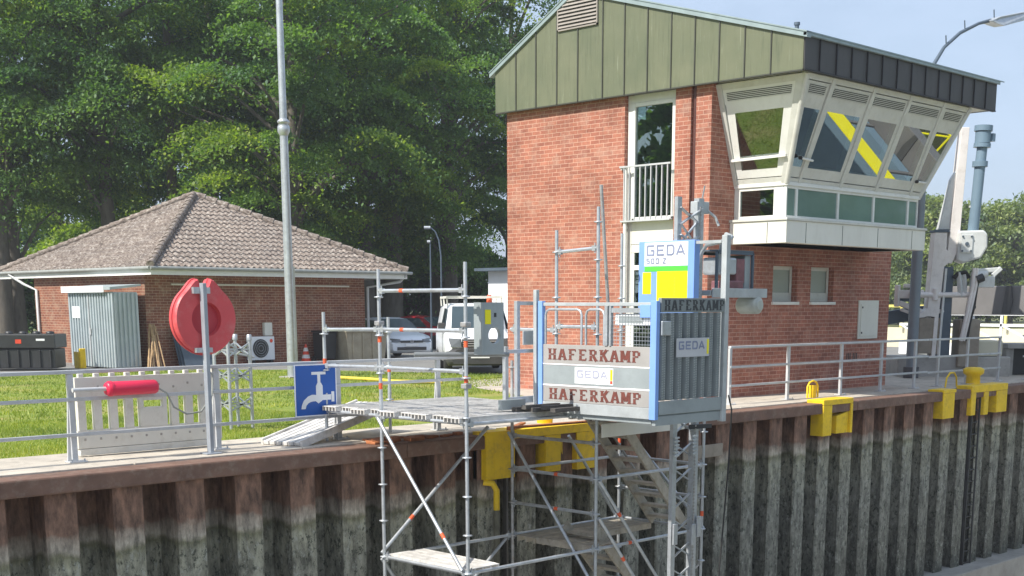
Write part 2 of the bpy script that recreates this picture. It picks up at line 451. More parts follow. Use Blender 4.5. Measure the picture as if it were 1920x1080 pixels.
class MB:
    def __init__(s):
        s.v, s.f, s.m, s.s = [], [], [], []

    def add(s, vs, fs, m=0, smooth=False):
        k = len(s.v)
        s.v += [tuple(p) for p in vs]
        for f in fs:
            s.f.append(tuple(i + k for i in f))
            s.m.append(m)
            s.s.append(smooth)
        return s

    def box(s, x0, x1, y0, y1, z0, z1, m=0):
        vs = [(x0, y0, z0), (x1, y0, z0), (x1, y1, z0), (x0, y1, z0), (x0, y0, z1), (x1, y0, z1), (x1, y1, z1), (x0, y1, z1)]
        return s.add(vs, [(3, 2, 1, 0), (4, 5, 6, 7), (0, 1, 5, 4), (1, 2, 6, 5), (2, 3, 7, 6), (3, 0, 4, 7)], m)

    def bar(s, p, q, w, h=None, m=0, up=(0, 0, 1)):
        """rectangular bar from p to q, w across, h along 'up'"""
        h = h or w
        p, q = Vector(p), Vector(q)
        d = (q - p).normalized()
        u = Vector(up)
        if abs(d.dot(u)) > 0.98:
            u = Vector((1, 0, 0))
        a = d.cross(u).normalized() * w / 2
        b = a.cross(d).normalized() * h / 2
        vs = [p - a - b, p + a - b, p + a + b, p - a + b, q - a - b, q + a - b, q + a + b, q - a + b]
        return s.add(vs, [(3, 2, 1, 0), (4, 5, 6, 7), (0, 1, 5, 4), (1, 2, 6, 5), (2, 3, 7, 6), (3, 0, 4, 7)], m)

    def tube(s, pts, r, n=10, m=0, cap=True):
        """round tube through points; r a number or one radius per point"""
        pts = [Vector(p) for p in pts]
        rs = r if isinstance(r, (list, tuple)) else [r] * len(pts)
        vs, fs = [], []
        pa = None
        for i, p in enumerate(pts):
            d = (pts[min(i + 1, len(pts) - 1)] - pts[max(i - 1, 0)]).normalized()
            if pa is None:
                u = Vector((0, 0, 1)) if abs(d.z) < 0.95 else Vector((1, 0, 0))
                a = d.cross(u).normalized()
            else:
                a = (pa - d * pa.dot(d)).normalized()
            pa = a
            b = d.cross(a)
            for k in range(n):
                t = 2 * pi * k / n
                vs.append(p + (a * cos(t) + b * sin(t)) * rs[i])
        for i in range(len(pts) - 1):
            for k in range(n):
                k2 = (k + 1) % n
                fs.append((i * n + k, i * n + k2, (i + 1) * n + k2, (i + 1) * n + k))
        s.add(vs, fs, m, True)
        if cap:
            s.add(vs[:n], [tuple(reversed(range(n)))], m)
            s.add(vs[-n:], [tuple(range(n))], m)
        return s

    def prism(s, poly, ext, m=0):
        """polygon (3-D points) extruded by the vector ext"""
        e = Vector(ext)
        a = [Vector(p) for p in poly]
        n = len(a)
        vs = a + [p + e for p in a]
        fs = [tuple(reversed(range(n))), tuple(range(n, 2 * n))] + [(i, (i + 1) % n, n + (i + 1) % n, n + i) for i in range(n)]
        return s.add(vs, fs, m)

    def lathe(s, prof, c, n=24, m=0, axis='z', smooth=True):
        vs, fs = [], []
        for r, h in prof:
            for k in range(n):
                t = 2 * pi * k / n
                a, b = r * cos(t), r * sin(t)
                p = {'z': (a, b, h), 'y': (a, h, b), 'x': (h, a, b)}[axis]
                vs.append((p[0] + c[0], p[1] + c[1], p[2] + c[2]))
        for i in range(len(prof) - 1):
            for k in range(n):
                k2 = (k + 1) % n
                fs.append((i * n + k, i * n + k2, (i + 1) * n + k2, (i + 1) * n + k))
        s.add(vs, fs, m, smooth)
        s.add(vs[:n], [tuple(reversed(range(n)))], m)
        s.add(vs[-n:], [tuple(range(n))], m)
        return s

    def sheet(s, pts, m=0):
        return s.add(pts, [tuple(range(len(pts)))], m)

    def build(s, name, mats, parent=None, bevel=0, kind=None, off=None, fix=True):
        if not isinstance(mats, (list, tuple)):
            mats = [mats]
        root = parent
        while root is not None and root.parent is not None:
            root = root.parent
        o_ = off if off is not None else (OFF[root.name] if root is not None else Vector((0, 0, 0)))
        me = bpy.data.meshes.new(name)
        vs = np.array(s.v, dtype=float) - np.array(o_)
        me.from_pydata(vs.tolist(), [], s.f)
        for m in mats:
            me.materials.append(m)
        me.polygons.foreach_set('material_index', s.m)
        me.polygons.foreach_set('use_smooth', s.s)
        if fix:
            bm = bmesh.new()
            bm.from_mesh(me)
            bmesh.ops.recalc_face_normals(bm, faces=bm.faces)
            uv = bm.loops.layers.uv.new('UVMap')
            ox, oy, oz = o_
            for f in bm.faces:
                nx, ny, nz_ = abs(f.normal.x), abs(f.normal.y), abs(f.normal.z)
                for lp in f.loops:
                    c = lp.vert.co
                    x, y, z = c.x + ox, c.y + oy, c.z + oz
                    if nx >= ny and nx >= nz_:
                        lp[uv].uv = (y, z)
                    elif ny >= nz_:
                        lp[uv].uv = (x, z)
                    else:
                        lp[uv].uv = (x, y)
            bm.to_mesh(me)
            bm.free()
        me.update()
        ob = bpy.data.objects.new(name, me)
        COL.objects.link(ob)
        if parent is not None:
            ob.parent = parent
        elif off is not None:
            ob.location = off
        if bevel:
            b = ob.modifiers.new('bevel', 'BEVEL')
            b.width = bevel
            b.segments = 2
            b.limit_method = 'ANGLE'
            b.angle_limit = R(40)
        if kind:
            ob['kind'] = kind
        return ob

def copy_tree(o, parent=None, link=True):
    c = o.copy()
    COL.objects.link(c)
    if parent is not None:
        c.parent = parent
    for ch in list(o.children):
        copy_tree(ch, c)
    return c

# stroke letters on a 1 x 1 cell: each stroke is (x0, y0, x1, y1)
STENCIL = {
    'H': [(.22, 0, .22, .46), (.22, .54, .22, 1), (.78, 0, .78, .46), (.78, .54, .78, 1), (.34, .5, .66, .5, .4)],
    'A': [(.14, 0, .46, .98), (.86, 0, .54, .98), (.38, .3, .62, .3, .4)],
    'F': [(.26, 0, .26, .46), (.26, .54, .26, 1), (.38, .95, .86, .95, .45), (.38, .52, .7, .52, .45), (.86, .95, .86, .78, .35)],
    'E': [(.26, 0, .26, .46), (.26, .54, .26, 1), (.38, .95, .86, .95, .45), (.38, .52, .7, .52, .45), (.38, .05, .88, .05, .45), (.86, .95, .86, .8, .35), (.88, .05, .88, .24, .35)],
    'R': [(.24, 0, .24, .46), (.24, .54, .24, 1), (.36, .95, .7, .95, .45), (.76, .9, .76, .6), (.36, .52, .7, .52, .45), (.52, .45, .86, 0)],
    'K': [(.24, 0, .24, .46), (.24, .54, .24, 1), (.36, .5, .82, 1), (.46, .6, .86, 0)],
    'M': [(.12, 0, .12, 1), (.88, 0, .88, 1), (.2, .95, .47, .2), (.8, .95, .53, .2)],
    'P': [(.24, 0, .24, .46), (.24, .54, .24, 1), (.36, .95, .7, .95, .45), (.77, .9, .77, .6), (.36, .5, .7, .5, .45)],
}
PLAIN = {
    'G': [(.95, .95, .08, .95), (.12, .95, .12, .05), (.08, .05, .92, .05), (.9, .05, .9, .5), (.9, .5, .55, .5)],
    'E': [(.12, 0, .12, 1), (.08, .95, .95, .95), (.08, .5, .85, .5), (.08, .05, .95, .05)],
    'D': [(.12, 0, .12, 1), (.08, .95, .75, .95), (.75, .95, .9, .75), (.9, .75, .9, .25), (.9, .25, .75, .05), (.75, .05, .08, .05)],
    'A': [(.04, 0, .5, 1), (.5, 1, .96, 0), (.28, .28, .72, .28)],
    '5': [(.9, .95, .15, .95), (.15, .95, .15, .55), (.15, .55, .85, .55), (.85, .55, .85, .05), (.85, .05, .1, .05)],
    '0': [(.15, .05, .15, .95), (.15, .95, .85, .95), (.85, .95, .85, .05), (.85, .05, .15, .05)],
    'Z': [(.1, .95, .9, .95), (.9, .95, .1, .05), (.1, .05, .9, .05)],
}

def lettering(mb, text, font, org, ex, ez, nrm, cell, height, gap, thick, serif=False, depth=0.004, m=0):
    ex, ez, nrm, org = Vector(ex), Vector(ez), Vector(nrm), Vector(org)
    x = 0.0
    for ch in text:
        if ch == ' ':
            x += cell * 0.7
            continue
        for si, st in enumerate(font[ch]):
            dp_ = depth * (1 + .06 * si)
            x0, y0, x1, y1 = st[:4]
            tk = thick * (st[4] if len(st) > 4 else 1)
            a = org + ex * (x + x0 * cell) + ez * (y0 * height)
            b = org + ex * (x + x1 * cell) + ez * (y1 * height)
            d = (b - a).normalized()
            sd = d.cross(nrm).normalized() * tk / 2
            mb.prism([a - sd, b - sd, b + sd, a + sd], nrm * dp_, m)
            if serif and len(st) == 4:
                for p, y in ((a, y0), (b, y1)):
                    if y in (0, 1):
                        q = p + ez * (0.03 * height * (1 if y == 0 else -1))
                        e2 = ez * height * 0.035
                        w2 = ex * thick * 0.85
                        mb.prism([q - w2 - e2, q + w2 - e2, q + w2 + e2, q - w2 + e2], nrm * (dp_ * 0.82 - depth * .03 * y), m)
        x += cell + gap
    return mb
# ------------------------------------------------------------------ the setting
WV = 14.36                                         # front face of the capping beam
g = MB()
g.sheet([(-900, 15.2, -0.03), (1500, 15.2, -0.03), (1500, 1500, -0.03), (-900, 1500, -0.03)])
g.sheet([(-900, 2.4, -0.03), (-900, -900, -0.03), (1500, -900, -0.03), (1500, 2.4, -0.03)])
g.sheet([(-900, 2.4, -0.03), (1500, 2.4, -0.03), (1500, 2.4, -6), (-900, 2.4, -6)])
g.build('ground', grass_mat('rough_ground', [(0.3, (0.10, 0.12, 0.045)), (0.7, (0.22, 0.22, 0.10))]), kind='structure')
MB().sheet([(-900, 2.4, -5.6), (1500, 2.4, -5.6), (1500, 15.2, -5.6), (-900, 15.2, -5.6)]).build('lock_floor', CONC_W, kind='structure')
MB().box(-60, 120, 13.95, 14.85, -5.6, -4.2).build('floor_kerb', CONC_W, bevel=0.03, kind='structure')
MB().box(-60, 120, 1.2, 2.39, -0.6, 0.0).build('opposite_quay', CONC_W, kind='structure')
# quay paving: concrete slabs with joints, apron round the tower, road by the house
q = MB()
x = -12.0
rnd = random.Random(4)
while x < 76:
    q.box(x, x + 2.485, 14.76, 15.62, -0.25, 0.0)
    q.box(x, x + 2.485, 15.63, 16.42, -0.25, -0.004)
    x += 2.5
q.build('quay_paving', CONC, bevel=0.006, kind='structure')
MB().sheet([(20.0, 16.42, -0.01), (60, 16.42, -0.01), (60, 25.4, -0.01), (23.2, 25.4, -0.01), (21.2, 22.8, -0.01), (20.0, 20.0, -0.01)]).build('tower_apron', CONC, kind='structure')
MB().sheet([(15.8, 38.4, -0.018), (17.6, 37.0, -0.018), (23.6, 33.4, -0.018), (25.9, 26.2, -0.018), (60, 26.2, -0.018), (90, 75, -0.018), (40, 80, -0.018), (12, 60, -0.018)]).build('road', ASPH, kind='structure')
MB().sheet([(-20, 16.43, -0.014), (20.0, 16.43, -0.014), (20.0, 20.0, -0.014), (21.2, 22.8, -0.014), (23.2, 25.4, -0.014), (25.9, 26.2, -0.014), (23.6, 33.4, -0.014), (17.6, 37.0, -0.014), (15.8, 38.4, -0.014), (0, 44, -0.014), (-20, 44, -0.014)]).build('lawn', LAWN, kind='structure')
# short uneven grass on the lawn
rs = np.random.RandomState(3)
def blades(n, x0, x1, y0, y1, h0, h1, wd):
    px = rs.uniform(x0, x1, n); py = rs.uniform(y0, y1, n)
    keep = (px - 23.2) < (25.4 - py) * -0.6 + 6
    keep &= ~((px > 19.6) & (py < 20.5)) & ~((px > 20.8) & (py < 23.0)) & ((px + py * 0.55) < 41)
    px, py = px[keep], py[keep]
    n = len(px)
    a = rs.uniform(0, 2 * pi, n); h = rs.uniform(h0, h1, n) * (0.6 + 0.8 * (np.sin(px * 1.7) * np.sin(py * 1.3) * .5 + .5))
    t = rs.uniform(-.6, .6, (n, 2)) * h[:, None]
    b0 = np.stack([px - np.cos(a) * wd, py - np.sin(a) * wd, np.full(n, -0.02)], 1)
    b1 = np.stack([px + np.cos(a) * wd, py + np.sin(a) * wd, np.full(n, -0.02)], 1)
    tp = np.stack([px + t[:, 0], py + t[:, 1], h - 0.02], 1)
    return np.stack([b0, b1, tp], 1).reshape(-1, 3)
V_ = np.concatenate([blades(52000, 5, 14, 16.44, 21.5, .03, .075, .006), blades(60000, 5, 26, 21, 37, .03, .07, .013)])
me = bpy.data.meshes.new('grass')
nv = len(V_)
me.vertices.add(nv); me.vertices.foreach_set('co', V_.ravel())
me.loops.add(nv); me.loops.foreach_set('vertex_index', np.arange(nv, dtype=np.int32))
me.polygons.add(nv // 3); me.polygons.foreach_set('loop_start', np.arange(0, nv, 3, dtype=np.int32))
me.update(calc_edges=True); me.validate()
me.materials.append(BLADE)
o = bpy.data.objects.new('grass', me); COL.objects.link(o); o['kind'] = 'stuff'

# ------------------------------------------------------------------ lock wall of sheet piles with capping beam
t = thing('sheet_pile_wall', 'brown rusty sheet pile lock wall with grey algae covered lower part', 'lock wall', (0, 14.4, 0))
p = MB()
PER, U0 = 0.845, 6.68
for k in range(-14, 76):
    u = U0 + k * PER
    yf, yb = 14.44, 15.0
    pts = [(u, yf + .03), (u + .025, yf), (u + .375, yf), (u + .40, yf + .03), (u + .395, yf + .05), (u + .345, yf + .05), (u + .345, yb), (u + PER + .06, yb), (u + PER + .06, yf + .05), (u + PER + .005, yf + .05), (u + PER, yf + .03)]
    for (xa, ya), (xb, yb_) in zip(pts[:-1], pts[1:]):
        p.add([(xa, ya, -5.6), (xb, yb_, -5.6), (xb, yb_, -.2), (xa, ya, -.2)], [(0, 1, 2, 3)])
    # interlock ridge in the back of each pan
    p.box(u + .60, u + .64, yb - .05, yb - .003, -5.6, -.2)
OFF[t.name] = Vector((0, 0, 0)); t.location = (0, 0, 0)
p.build('pile_sheeting', PILE, t)
c = MB()
for k in range(-2, 14):
    c.box(k * 6 + .004, k * 6 + 5.996, WV, 14.755, -.225, -.02)
c.build('capping_beam', RUST, t, bevel=0.022)
r_ = MB()
rnd = random.Random(8)
for k in range(26):                               # rust sludge and debris lying on the beam near the hoist
    x = rnd.uniform(11.6, 13.4); y = rnd.uniform(14.5, 15.0); s_ = rnd.uniform(.03, .11)
    r_.box(x - s_ * 1.6, x + s_ * 1.6, y - s_, y + s_, -.02, rnd.uniform(.002, .03))
r_.build('rust_debris', RUST_O, t, bevel=0.01)

# ------------------------------------------------------------------ control tower
T = thing('control_tower', 'red brick lock control tower with green clad gable and slanted glass bay', 'control tower', (21.72, 16.55, 0))
XL, YF, XR, YB = 21.72, 16.55, 28.85, 22.3
ZT = 6.2
wl = MB()
# lit side wall (faces -X): strips round the door recess and the pipe slot
wl.box(XL, XL + .3, 18.79, YB, -.1, ZT)
wl.box(XL, XL + .3, 17.06, 17.45, -.1, ZT)
wl.box(XL, XL + .3, YF, 16.93, -.1, ZT)
wl.box(XL + .15, XL + .3, 16.93, 17.06, -.1, ZT)
# lock side wall (faces -Y) with two small window openings
y0, y1 = YF, YF + .3
x0 = XL + .3
wl.box(x0, 24.0, y0, y1, -.1, ZT)
wl.box(24.0, 24.92, y0, y1, -.1, 1.93); wl.box(24.0, 24.92, y0, y1, 2.72, 3.2)
wl.box(24.92, 25.45, y0, y1, -.1, 3.2)
wl.box(25.45, 26.38, y0, y1, -.1, 1.93); wl.box(25.45, 26.38, y0, y1, 2.72, 3.2)
wl.box(26.38, XR, y0, y1, -.1, 3.2)
wl.box(28.0, XR, y0, y1, 3.2, ZT)
wl.box(XR - .3, XR, y1, YB - .3, -.1, ZT)
wl.box(XL + .3, XR, YB - .3, YB, -.1, ZT)
wl.build('brick_wall', BRICK, T)
ii = MB()
ii.box(XL + .45, XR - .4, YF + .35, YB - .4, 3.12, 3.2)         # upper floor
ii.box(XL + .45, XR - .4, 20.6, 20.7, 3.2, 6.1)                 # room back wall
ii.box(23.2, 25.8, 17.2, 17.9, 3.2, 3.95)                       # control desk
ii.box(23.6, 24.1, 17.4, 17.44, 4.0, 4.4); ii.box(24.6, 25.2, 17.4, 17.44, 4.0, 4.4)
ii.build('interior', DARK2, T)
MB().box(XL + .35, XL + .4, 17.4, 18.85, 0, 3.1).build('dark_hall_backing', DARK, T)  # thin dark sheet painted as the gloom behind the entrance door
# gable cladding on the lit side
XC = 21.55
def rz(v):
    return 8.40 - .538 * (v - 20.05) if v > 20.05 else 8.40 - .282 * (20.05 - v)
seams = [21.83, 21.21, 20.58, 19.97, 19.27, 18.67, 18.06, 17.45, 16.86, 16.27, 15.67, 15.07]
gab = MB()
edge = [22.5] + seams + [14.36]
for a, b in zip(edge[:-1], edge[1:]):
    poly = [(XC, a - .006, 6.14), (XC, b + .006, 6.14), (XC, b + .006, rz(b) - .09)]
    if a > 20.05 > b:
        poly.append((XC, 20.05, rz(20.05) - .09))
    poly.append((XC, a - .006, rz(a) - .09))
    gab.prism(poly, (.10, 0, 0))
gab.build('gable_cladding', GREENCLAD, T)
sm = MB()
for v in seams:
    sm.box(XC - .022, XC + .02, v - .012, v + .012, 6.135, rz(v) - .1)
sm.box(XC - .006, XC + .09, 14.37, 22.49, 6.115, 6.138)
sm.build('cladding_seam', SEAM, T)
vt = MB()
VA, VB, VZ0, VZ1 = 20.55, 19.40, 7.60, 8.12
vt.box(XC - .04, XC - .002, VB, VA, VZ0, VZ0 + .03); vt.box(XC - .04, XC - .002, VB, VB + .03, VZ0, VZ1); vt.box(XC - .04, XC - .002, VA - .03, VA, VZ0, rz(VA) - .1)
for k in range(8):
    z = VZ0 + .05 + k * .072
    va = VA - .03 if z + .05 < rz(VA) - .08 else 20.05 + (8.32 - (z + .05)) / .538
    vt.prism([(XC - .05, VB + .03, z), (XC - .05, va, z), (XC - .004, va, z + .06), (XC - .004, VB + .03, z + .06)], (0, 0, .008))
    if k < 7:
        vt.box(XC - .006, XC - .003, VB + .03, va, z - .012, z + .003, 1)
vt.build('vent_grille', [VENTM, SEAM_B], T)
# roof slabs with flashing at the verge
rf = MB()
for (va, vb) in ((22.62, 20.05), (20.05, 14.30)):
    za, zb = rz(va), rz(vb)
    rf.prism([(XC + .02, va, za - .08), (XC + .02, vb, zb - .08), (XC + .02, vb, zb - .012), (XC + .02, va, za - .012)], (29.25 - XC - .02, 0, 0))
rf.build('roof', ROOFTOP, T)
fl = MB()
for (va, vb) in ((22.64, 20.05), (20.05, 14.27)):
    za, zb = rz(va), rz(vb)
    fl.prism([(XC - .05, va, za - .10), (XC - .05, vb, zb - .10), (XC - .05, vb, zb), (XC - .05, va, za)], (.14, 0, 0))
    fl.prism([(XC - .065, va, za - .012), (XC - .065, vb, zb - .012), (XC - .065, vb, zb + .012), (XC - .065, va, za + .012)], (7.9, 0, 0))
fl.prism([(XC - .05, 14.28, rz(14.3) - .07), (XC - .05, 14.345, rz(14.3) - .07), (XC - .05, 14.345, rz(14.3) - .02), (XC - .05, 14.28, rz(14.3) - .02)], (7.72, 0, 0))
fl.build('roof_edge', FLASH, T)
fa = MB()
fs = [21.56, 22.05, 22.62, 23.16, 23.72, 24.28, 24.85, 25.42, 25.99, 26.55, 27.06, 27.6, 28.12, 28.67, 29.2]
for a, b in zip(fs[:-1], fs[1:]):
    fa.box(a + .006, b - .006, 14.345, 14.40, 6.15, 6.72)
fa.box(29.14, 29.2, 14.41, 22.5, 6.15, 6.74)
fa.build('fascia_cladding', DARKCLAD, T)
s2 = MB()
for u in fs[1:-1]:
    s2.box(u - .011, u + .011, 14.318, 14.35, 6.145, 6.72)
s2.box(21.57, 29.19, 14.33, 14.41, 6.125, 6.148)
s2.build('fascia_seam', SEAM_B, T)
MB().box(21.67, 29.12, 14.42, 16.53, 6.155, 6.18).box(XC + .12, XL - .003, 16.56, 22.4, 6.155, 6.18).build('soffit', CREAM, T)
MB().tube([(27.0, 18.2, rz(18.2) - .1), (27.0, 18.2, rz(18.2) + .3)], .05).tube([(27.0, 18.2, rz(18.2) + .3), (27.0, 18.2, rz(18.2) + .36)], .07).build('roof_vent_pipe', SLATE, T)
MB().tube([(XL + .07, 16.995, .05), (XL + .07, 16.995, 6.14)], .048, 12).build('downpipe', PIPE_BR, T)
# tall recess on the lit side: balcony door above, white panel, door below
FX = XL + .10
dr = MB()
dr.box(FX, FX + .08, 18.66, 18.785, .02, 6.14); dr.box(FX, FX + .08, 17.455, 17.53, 3.15, 6.14)
dr.box(FX, FX + .08, 17.53, 18.66, 5.99, 6.14)
dr.box(FX - .01, FX + .07, 17.53, 17.60, 3.68, 5.985); dr.box(FX - .01, FX + .07, 18.585, 18.655, 3.68, 5.985)
dr.box(FX - .01, FX + .07, 17.605, 18.58, 5.91, 5.985); dr.box(FX - .01, FX + .07, 17.605, 18.58, 3.62, 3.70)
dr.build('door_frame', WHITE, T)
MB().box(FX + .03, FX + .036, 17.60, 18.585, 3.70, 5.91).build('door_pane', GLASS, T)
MB().box(FX + .22, FX + .24, 17.35, 18.5, 3.25, 6.1).build('dark_door_backing', DARK, T)  # dark sheet behind the glass, stands for the unlit room
MB().box(FX, FX + .06, 17.535, 18.655, 3.15, 3.61).build('spandrel_panel', CREAM, T, bevel=.004)
ld = MB()
ld.box(FX, FX + .07, 17.46, 18.65, 2.98, 3.14); ld.box(FX, FX + .07, 17.46, 17.54, .02, 2.97); ld.box(FX, FX + .07, 18.57, 18.65, .02, 2.97)
ld.box(FX - .004, FX + .065, 17.545, 18.565, 2.62, 2.72); ld.box(FX - .004, FX + .065, 17.545, 18.565, .9, 1.0)
lower = ld.build('entrance_door', WHITE, T)
MB().box(FX + .02, FX + .03, 17.54, 18.57, 1.0, 2.97).build('pane', GLASS, lower)
MB().box(FX + .01, FX + .05, 17.54, 18.57, .02, .9).build('kick_panel', CREAM, lower)
# balcony guard
bl = MB()
BX = XL - .06
bl.box(BX - .02, BX + .02, 17.50, 18.86, 4.70, 4.735); bl.box(BX - .015, BX + .015, 17.50, 18.80, 3.60, 3.63)
for k in range(9):
    v = 17.58 + k * .145
    bl.box(BX - .011, BX + .011, v - .011, v + .011, 3.635, 4.695)
bl.box(BX, XL + .1, 18.80, 18.84, 4.66, 4.70); bl.box(BX, XL + .1, 18.80, 18.84, 3.6, 3.64)
bl.build('balcony_railing', RAILP, T)
MB().tube([(BX + .05, 18.74, 1.9), (BX + .05, 18.74, 4.7)], .042).build('standpipe', WHITE, T)
MB().box(XL - .05, FX + .05, 17.455, 18.785, 3.612, 3.625).build('door_sill', STEEL, T)
# small frosted windows on the lock side
for (a, b) in ((24.0, 24.92), (25.45, 26.38)):
    f = MB()
    Y = YF + .14
    f.box(a, a + .07, Y, Y + .06, 1.97, 2.72); f.box(b - .07, b, Y, Y + .06, 1.97, 2.72)
    f.box(a + .07, b - .07, Y, Y + .06, 2.64, 2.72); f.box(a + .07, b - .07, Y, Y + .06, 1.97, 2.16)
    f.box(a + .10, b - .10, Y - .012, Y + .002, 2.02, 2.12)
    f.box(a + .03, a + .10, Y - .02, Y - .002, 2.15, 2.66); f.box(b - .10, b - .03, Y - .02, Y - .002, 2.15, 2.66)
    wn = f.build('small_window', FRAME, T, bevel=.004)
    MB().box(a + .07, b - .07, Y + .02, Y + .03, 2.16, 2.64).build('pane', FROST, wn)
    MB().box(a - .03, b + .03, YF - .06, Y, 1.90, 1.965).build('sill', WHITE, wn, bevel=.006)
hb = MB().box(27.46, 28.33, YF - .035, YF - .002, 1.12, 2.0)
hb = hb.build('meter_cabinet', CREAM, T, bevel=.006)
MB().box(27.53, 28.26, YF - .05, YF - .037, 1.18, 1.92).build('cabinet_door', CREAM, hb, bevel=.006)
MB().box(27.56, 27.60, YF - .062, YF - .052, 1.82, 1.86).box(27.56, 27.60, YF - .062, YF - .052, 1.24, 1.28).build('lock', BLACK, hb)
for a in (27.05, 27.33):
    ab = MB()
    ab.box(a - .01, a + .2, YF - .004, YF - .0015, .65, .81)
    for k in range(3):
        ab.box(a + k * .07, a + .035 + k * .07, YF - .006, YF - .0045, .66, .80, 1)
    ab.build('air_vent', [BRICK, SEAM_B], T)

# glass bay: vertical low band, outward leaning band above
BL0, BR0, BY0 = 22.55, 27.72, 15.30       # foot of the leaning band (z 4.25)
BL1, BR1, BY1 = 21.86, 28.28, 14.48       # head (z 6.13)
Z0, Z1 = 4.25, 6.13
def lean(s, v):
    """point on the leaning front: s 0..1 along, v 0..1 up"""
    xa = BL0 + (BL1 - BL0) * v; xb = BR0 + (BR1 - BR0) * v
    return Vector((xa + (xb - xa) * s, BY0 + (BY1 - BY0) * v, Z0 + (Z1 - Z0) * v))
def leanL(s, v):
    """point on the leaning left flank: s = 0 at the brick wall, 1 at the front corner"""
    a = Vector((BL0 + (BL1 - BL0) * v, YF - .0, Z0 + (Z1 - Z0) * v))
    b = lean(0, v)
    return a + (b - a) * s
def leanR(s, v):
    a = Vector((BR0 + (BR1 - BR0) * v, YF, Z0 + (Z1 - Z0) * v))
    b = lean(1, v)
    return a + (b - a) * s
bay = MB()
bay.box(BL0 - .14, BR0 + .17, BY0 - .12, YF - .002, 3.10, 3.53)
base = bay.build('bay_base', CREAM, T, bevel=.008)
js = MB()
for u in (23.1, 24.45, 25.85, 27.3):
    js.box(u - .008, u + .008, BY0 - .123, BY0 - .119, 3.11, 3.50)
js.box(BL0 - .143, BL0 - .139, 15.62, 15.636, 3.11, 3.50)
js.build('panel_joint', SEAM, base)
MB().box(BL0 - .17, BR0 + .2, BY0 - .15, YF - .003, 3.532, 3.58).build('bay_sill', FRAME, T, bevel=.005)
MB().box(BL0 + .05, BR0 - .05, BY0 + .1, YF, 3.10, 3.2).build('bay_floor', DARK2, T)
lw = MB()
LU = [BL0 + .0, 22.92, 24.44, 25.84, 27.29, BR0]
zb, zt = 3.585, 4.2
lw.box(BL0, BR0, BY0 + .002, BY0 + .07, zb, zb + .05); lw.box(BL0, BR0, BY0 + .002, BY0 + .07, zt - .05, zt)
for u in LU:
    lw.box(max(BL0, u - .035), min(BR0, u + .035), BY0, BY0 + .072, zb + .05, zt - .05)
lw.box(BL0, BL0 + .07, BY0 + .075, YF, zb, zb + .06); lw.box(BL0, BL0 + .07, BY0 + .075, YF, zt - .06, zt)
lw.box(BL0 - .002, BL0 + .072, BY0 + .075, BY0 + .3, zb + .06, zt - .06); lw.box(BL0 - .002, BL0 + .072, YF - .14, YF, zb + .06, zt - .06)
lw.box(BR0 - .07, BR0, BY0 + .075, YF, zb, zb + .06); lw.box(BR0 - .07, BR0, BY0 + .075, YF, zt - .06, zt)
low = lw.build('low_window_band', WHITE, T, bevel=.004)
for a, b in zip(LU[:-1], LU[1:]):
    MB().box(a + .035, b - .035, BY0 + .03, BY0 + .036, zb + .05, zt - .05).build('low_pane', GLASS_G, low)
MB().box(BL0 + .03, BL0 + .036, BY0 + .3, YF - .14, zb + .06, zt - .06).build('low_pane', GLASS, low)
MB().box(BL0 - .03, BR0 + .03, BY0 - .035, BY0 + .05, 4.2, 4.27).box(BL0 - .03, BL0 + .05, BY0 + .05, YF, 4.2, 4.27).box(BR0 - .05, BR0 + .03, BY0 + .05, YF, 4.2, 4.27).build('window_ledge', WHITE, T, bevel=.006)

def leanquad(mb, fn, s0, s1, v0, v1, th, m=0, out=0.0):
    """slab on a leaning face between parameters, th thick inward, out pushes it outward"""
    P_ = [fn(s0, v0), fn(s1, v0), fn(s1, v1), fn(s0, v1)]
    n = (P_[1] - P_[0]).cross(P_[3] - P_[0]).normalized()
    ctr = Vector((25, 18, 5))
    if n.dot(ctr - P_[0]) < 0:
        n = -n
    P_ = [p_ - n * out for p_ in P_]
    mb.prism(P_, n * (th + out), m)
# slanted mullions as fractions at head and foot
HS = [(22.82 - BL1) / (BR1 - BL1), (24.29 - BL1) / (BR1 - BL1), (25.73 - BL1) / (BR1 - BL1), (27.13 - BL1) / (BR1 - BL1)]
FS = [(22.92 - BL0) / (BR0 - BL0), (24.44 - BL0) / (BR0 - BL0), (25.84 - BL0) / (BR0 - BL0), (27.29 - BL0) / (BR0 - BL0)]
bounds = [(0, 0)] + list(zip(FS, HS)) + [(1, 1)]
def cell(i):
    (fa_, ha), (fb, hb_) = bounds[i], bounds[i + 1]
    def fn(s, v):
        l = fa_ + (ha - fa_) * v; r = fb + (hb_ - fb) * v
        return lean(l + (r - l) * s, v)
    return fn
bars = MB()
for i in range(5):
    fn = cell(i)
    wid = (fn(1, .5) - fn(0, .5)).length
    e = .05 / wid
    leanquad(bars, fn, 0, e, 0, 1, .09, out=.03)
    leanquad(bars, fn, 1 - e, 1, 0, 1, .09, out=.03)
leanquad(bars, lean, 0, 1, 0, .05, .08, out=.012); leanquad(bars, lean, 0, 1, .95, 1, .08, out=.012)
for fn in (leanL, leanR):
    leanquad(bars, fn, 0, .06, 0, 1, .09, out=.03); leanquad(bars, fn, .90, 1, 0, 1, .09, out=.03)
    leanquad(bars, fn, .06, .90, .0, .06, .08, out=.012); leanquad(bars, fn, .06, .90, .94, 1, .08, out=.012)
bars.tube([lean(0, 0), lean(0, 1)], .055, 8)
bars.tube([lean(1, 0), lean(1, 1)], .055, 8)
bars.build('bay_mullions', FRAME, T)
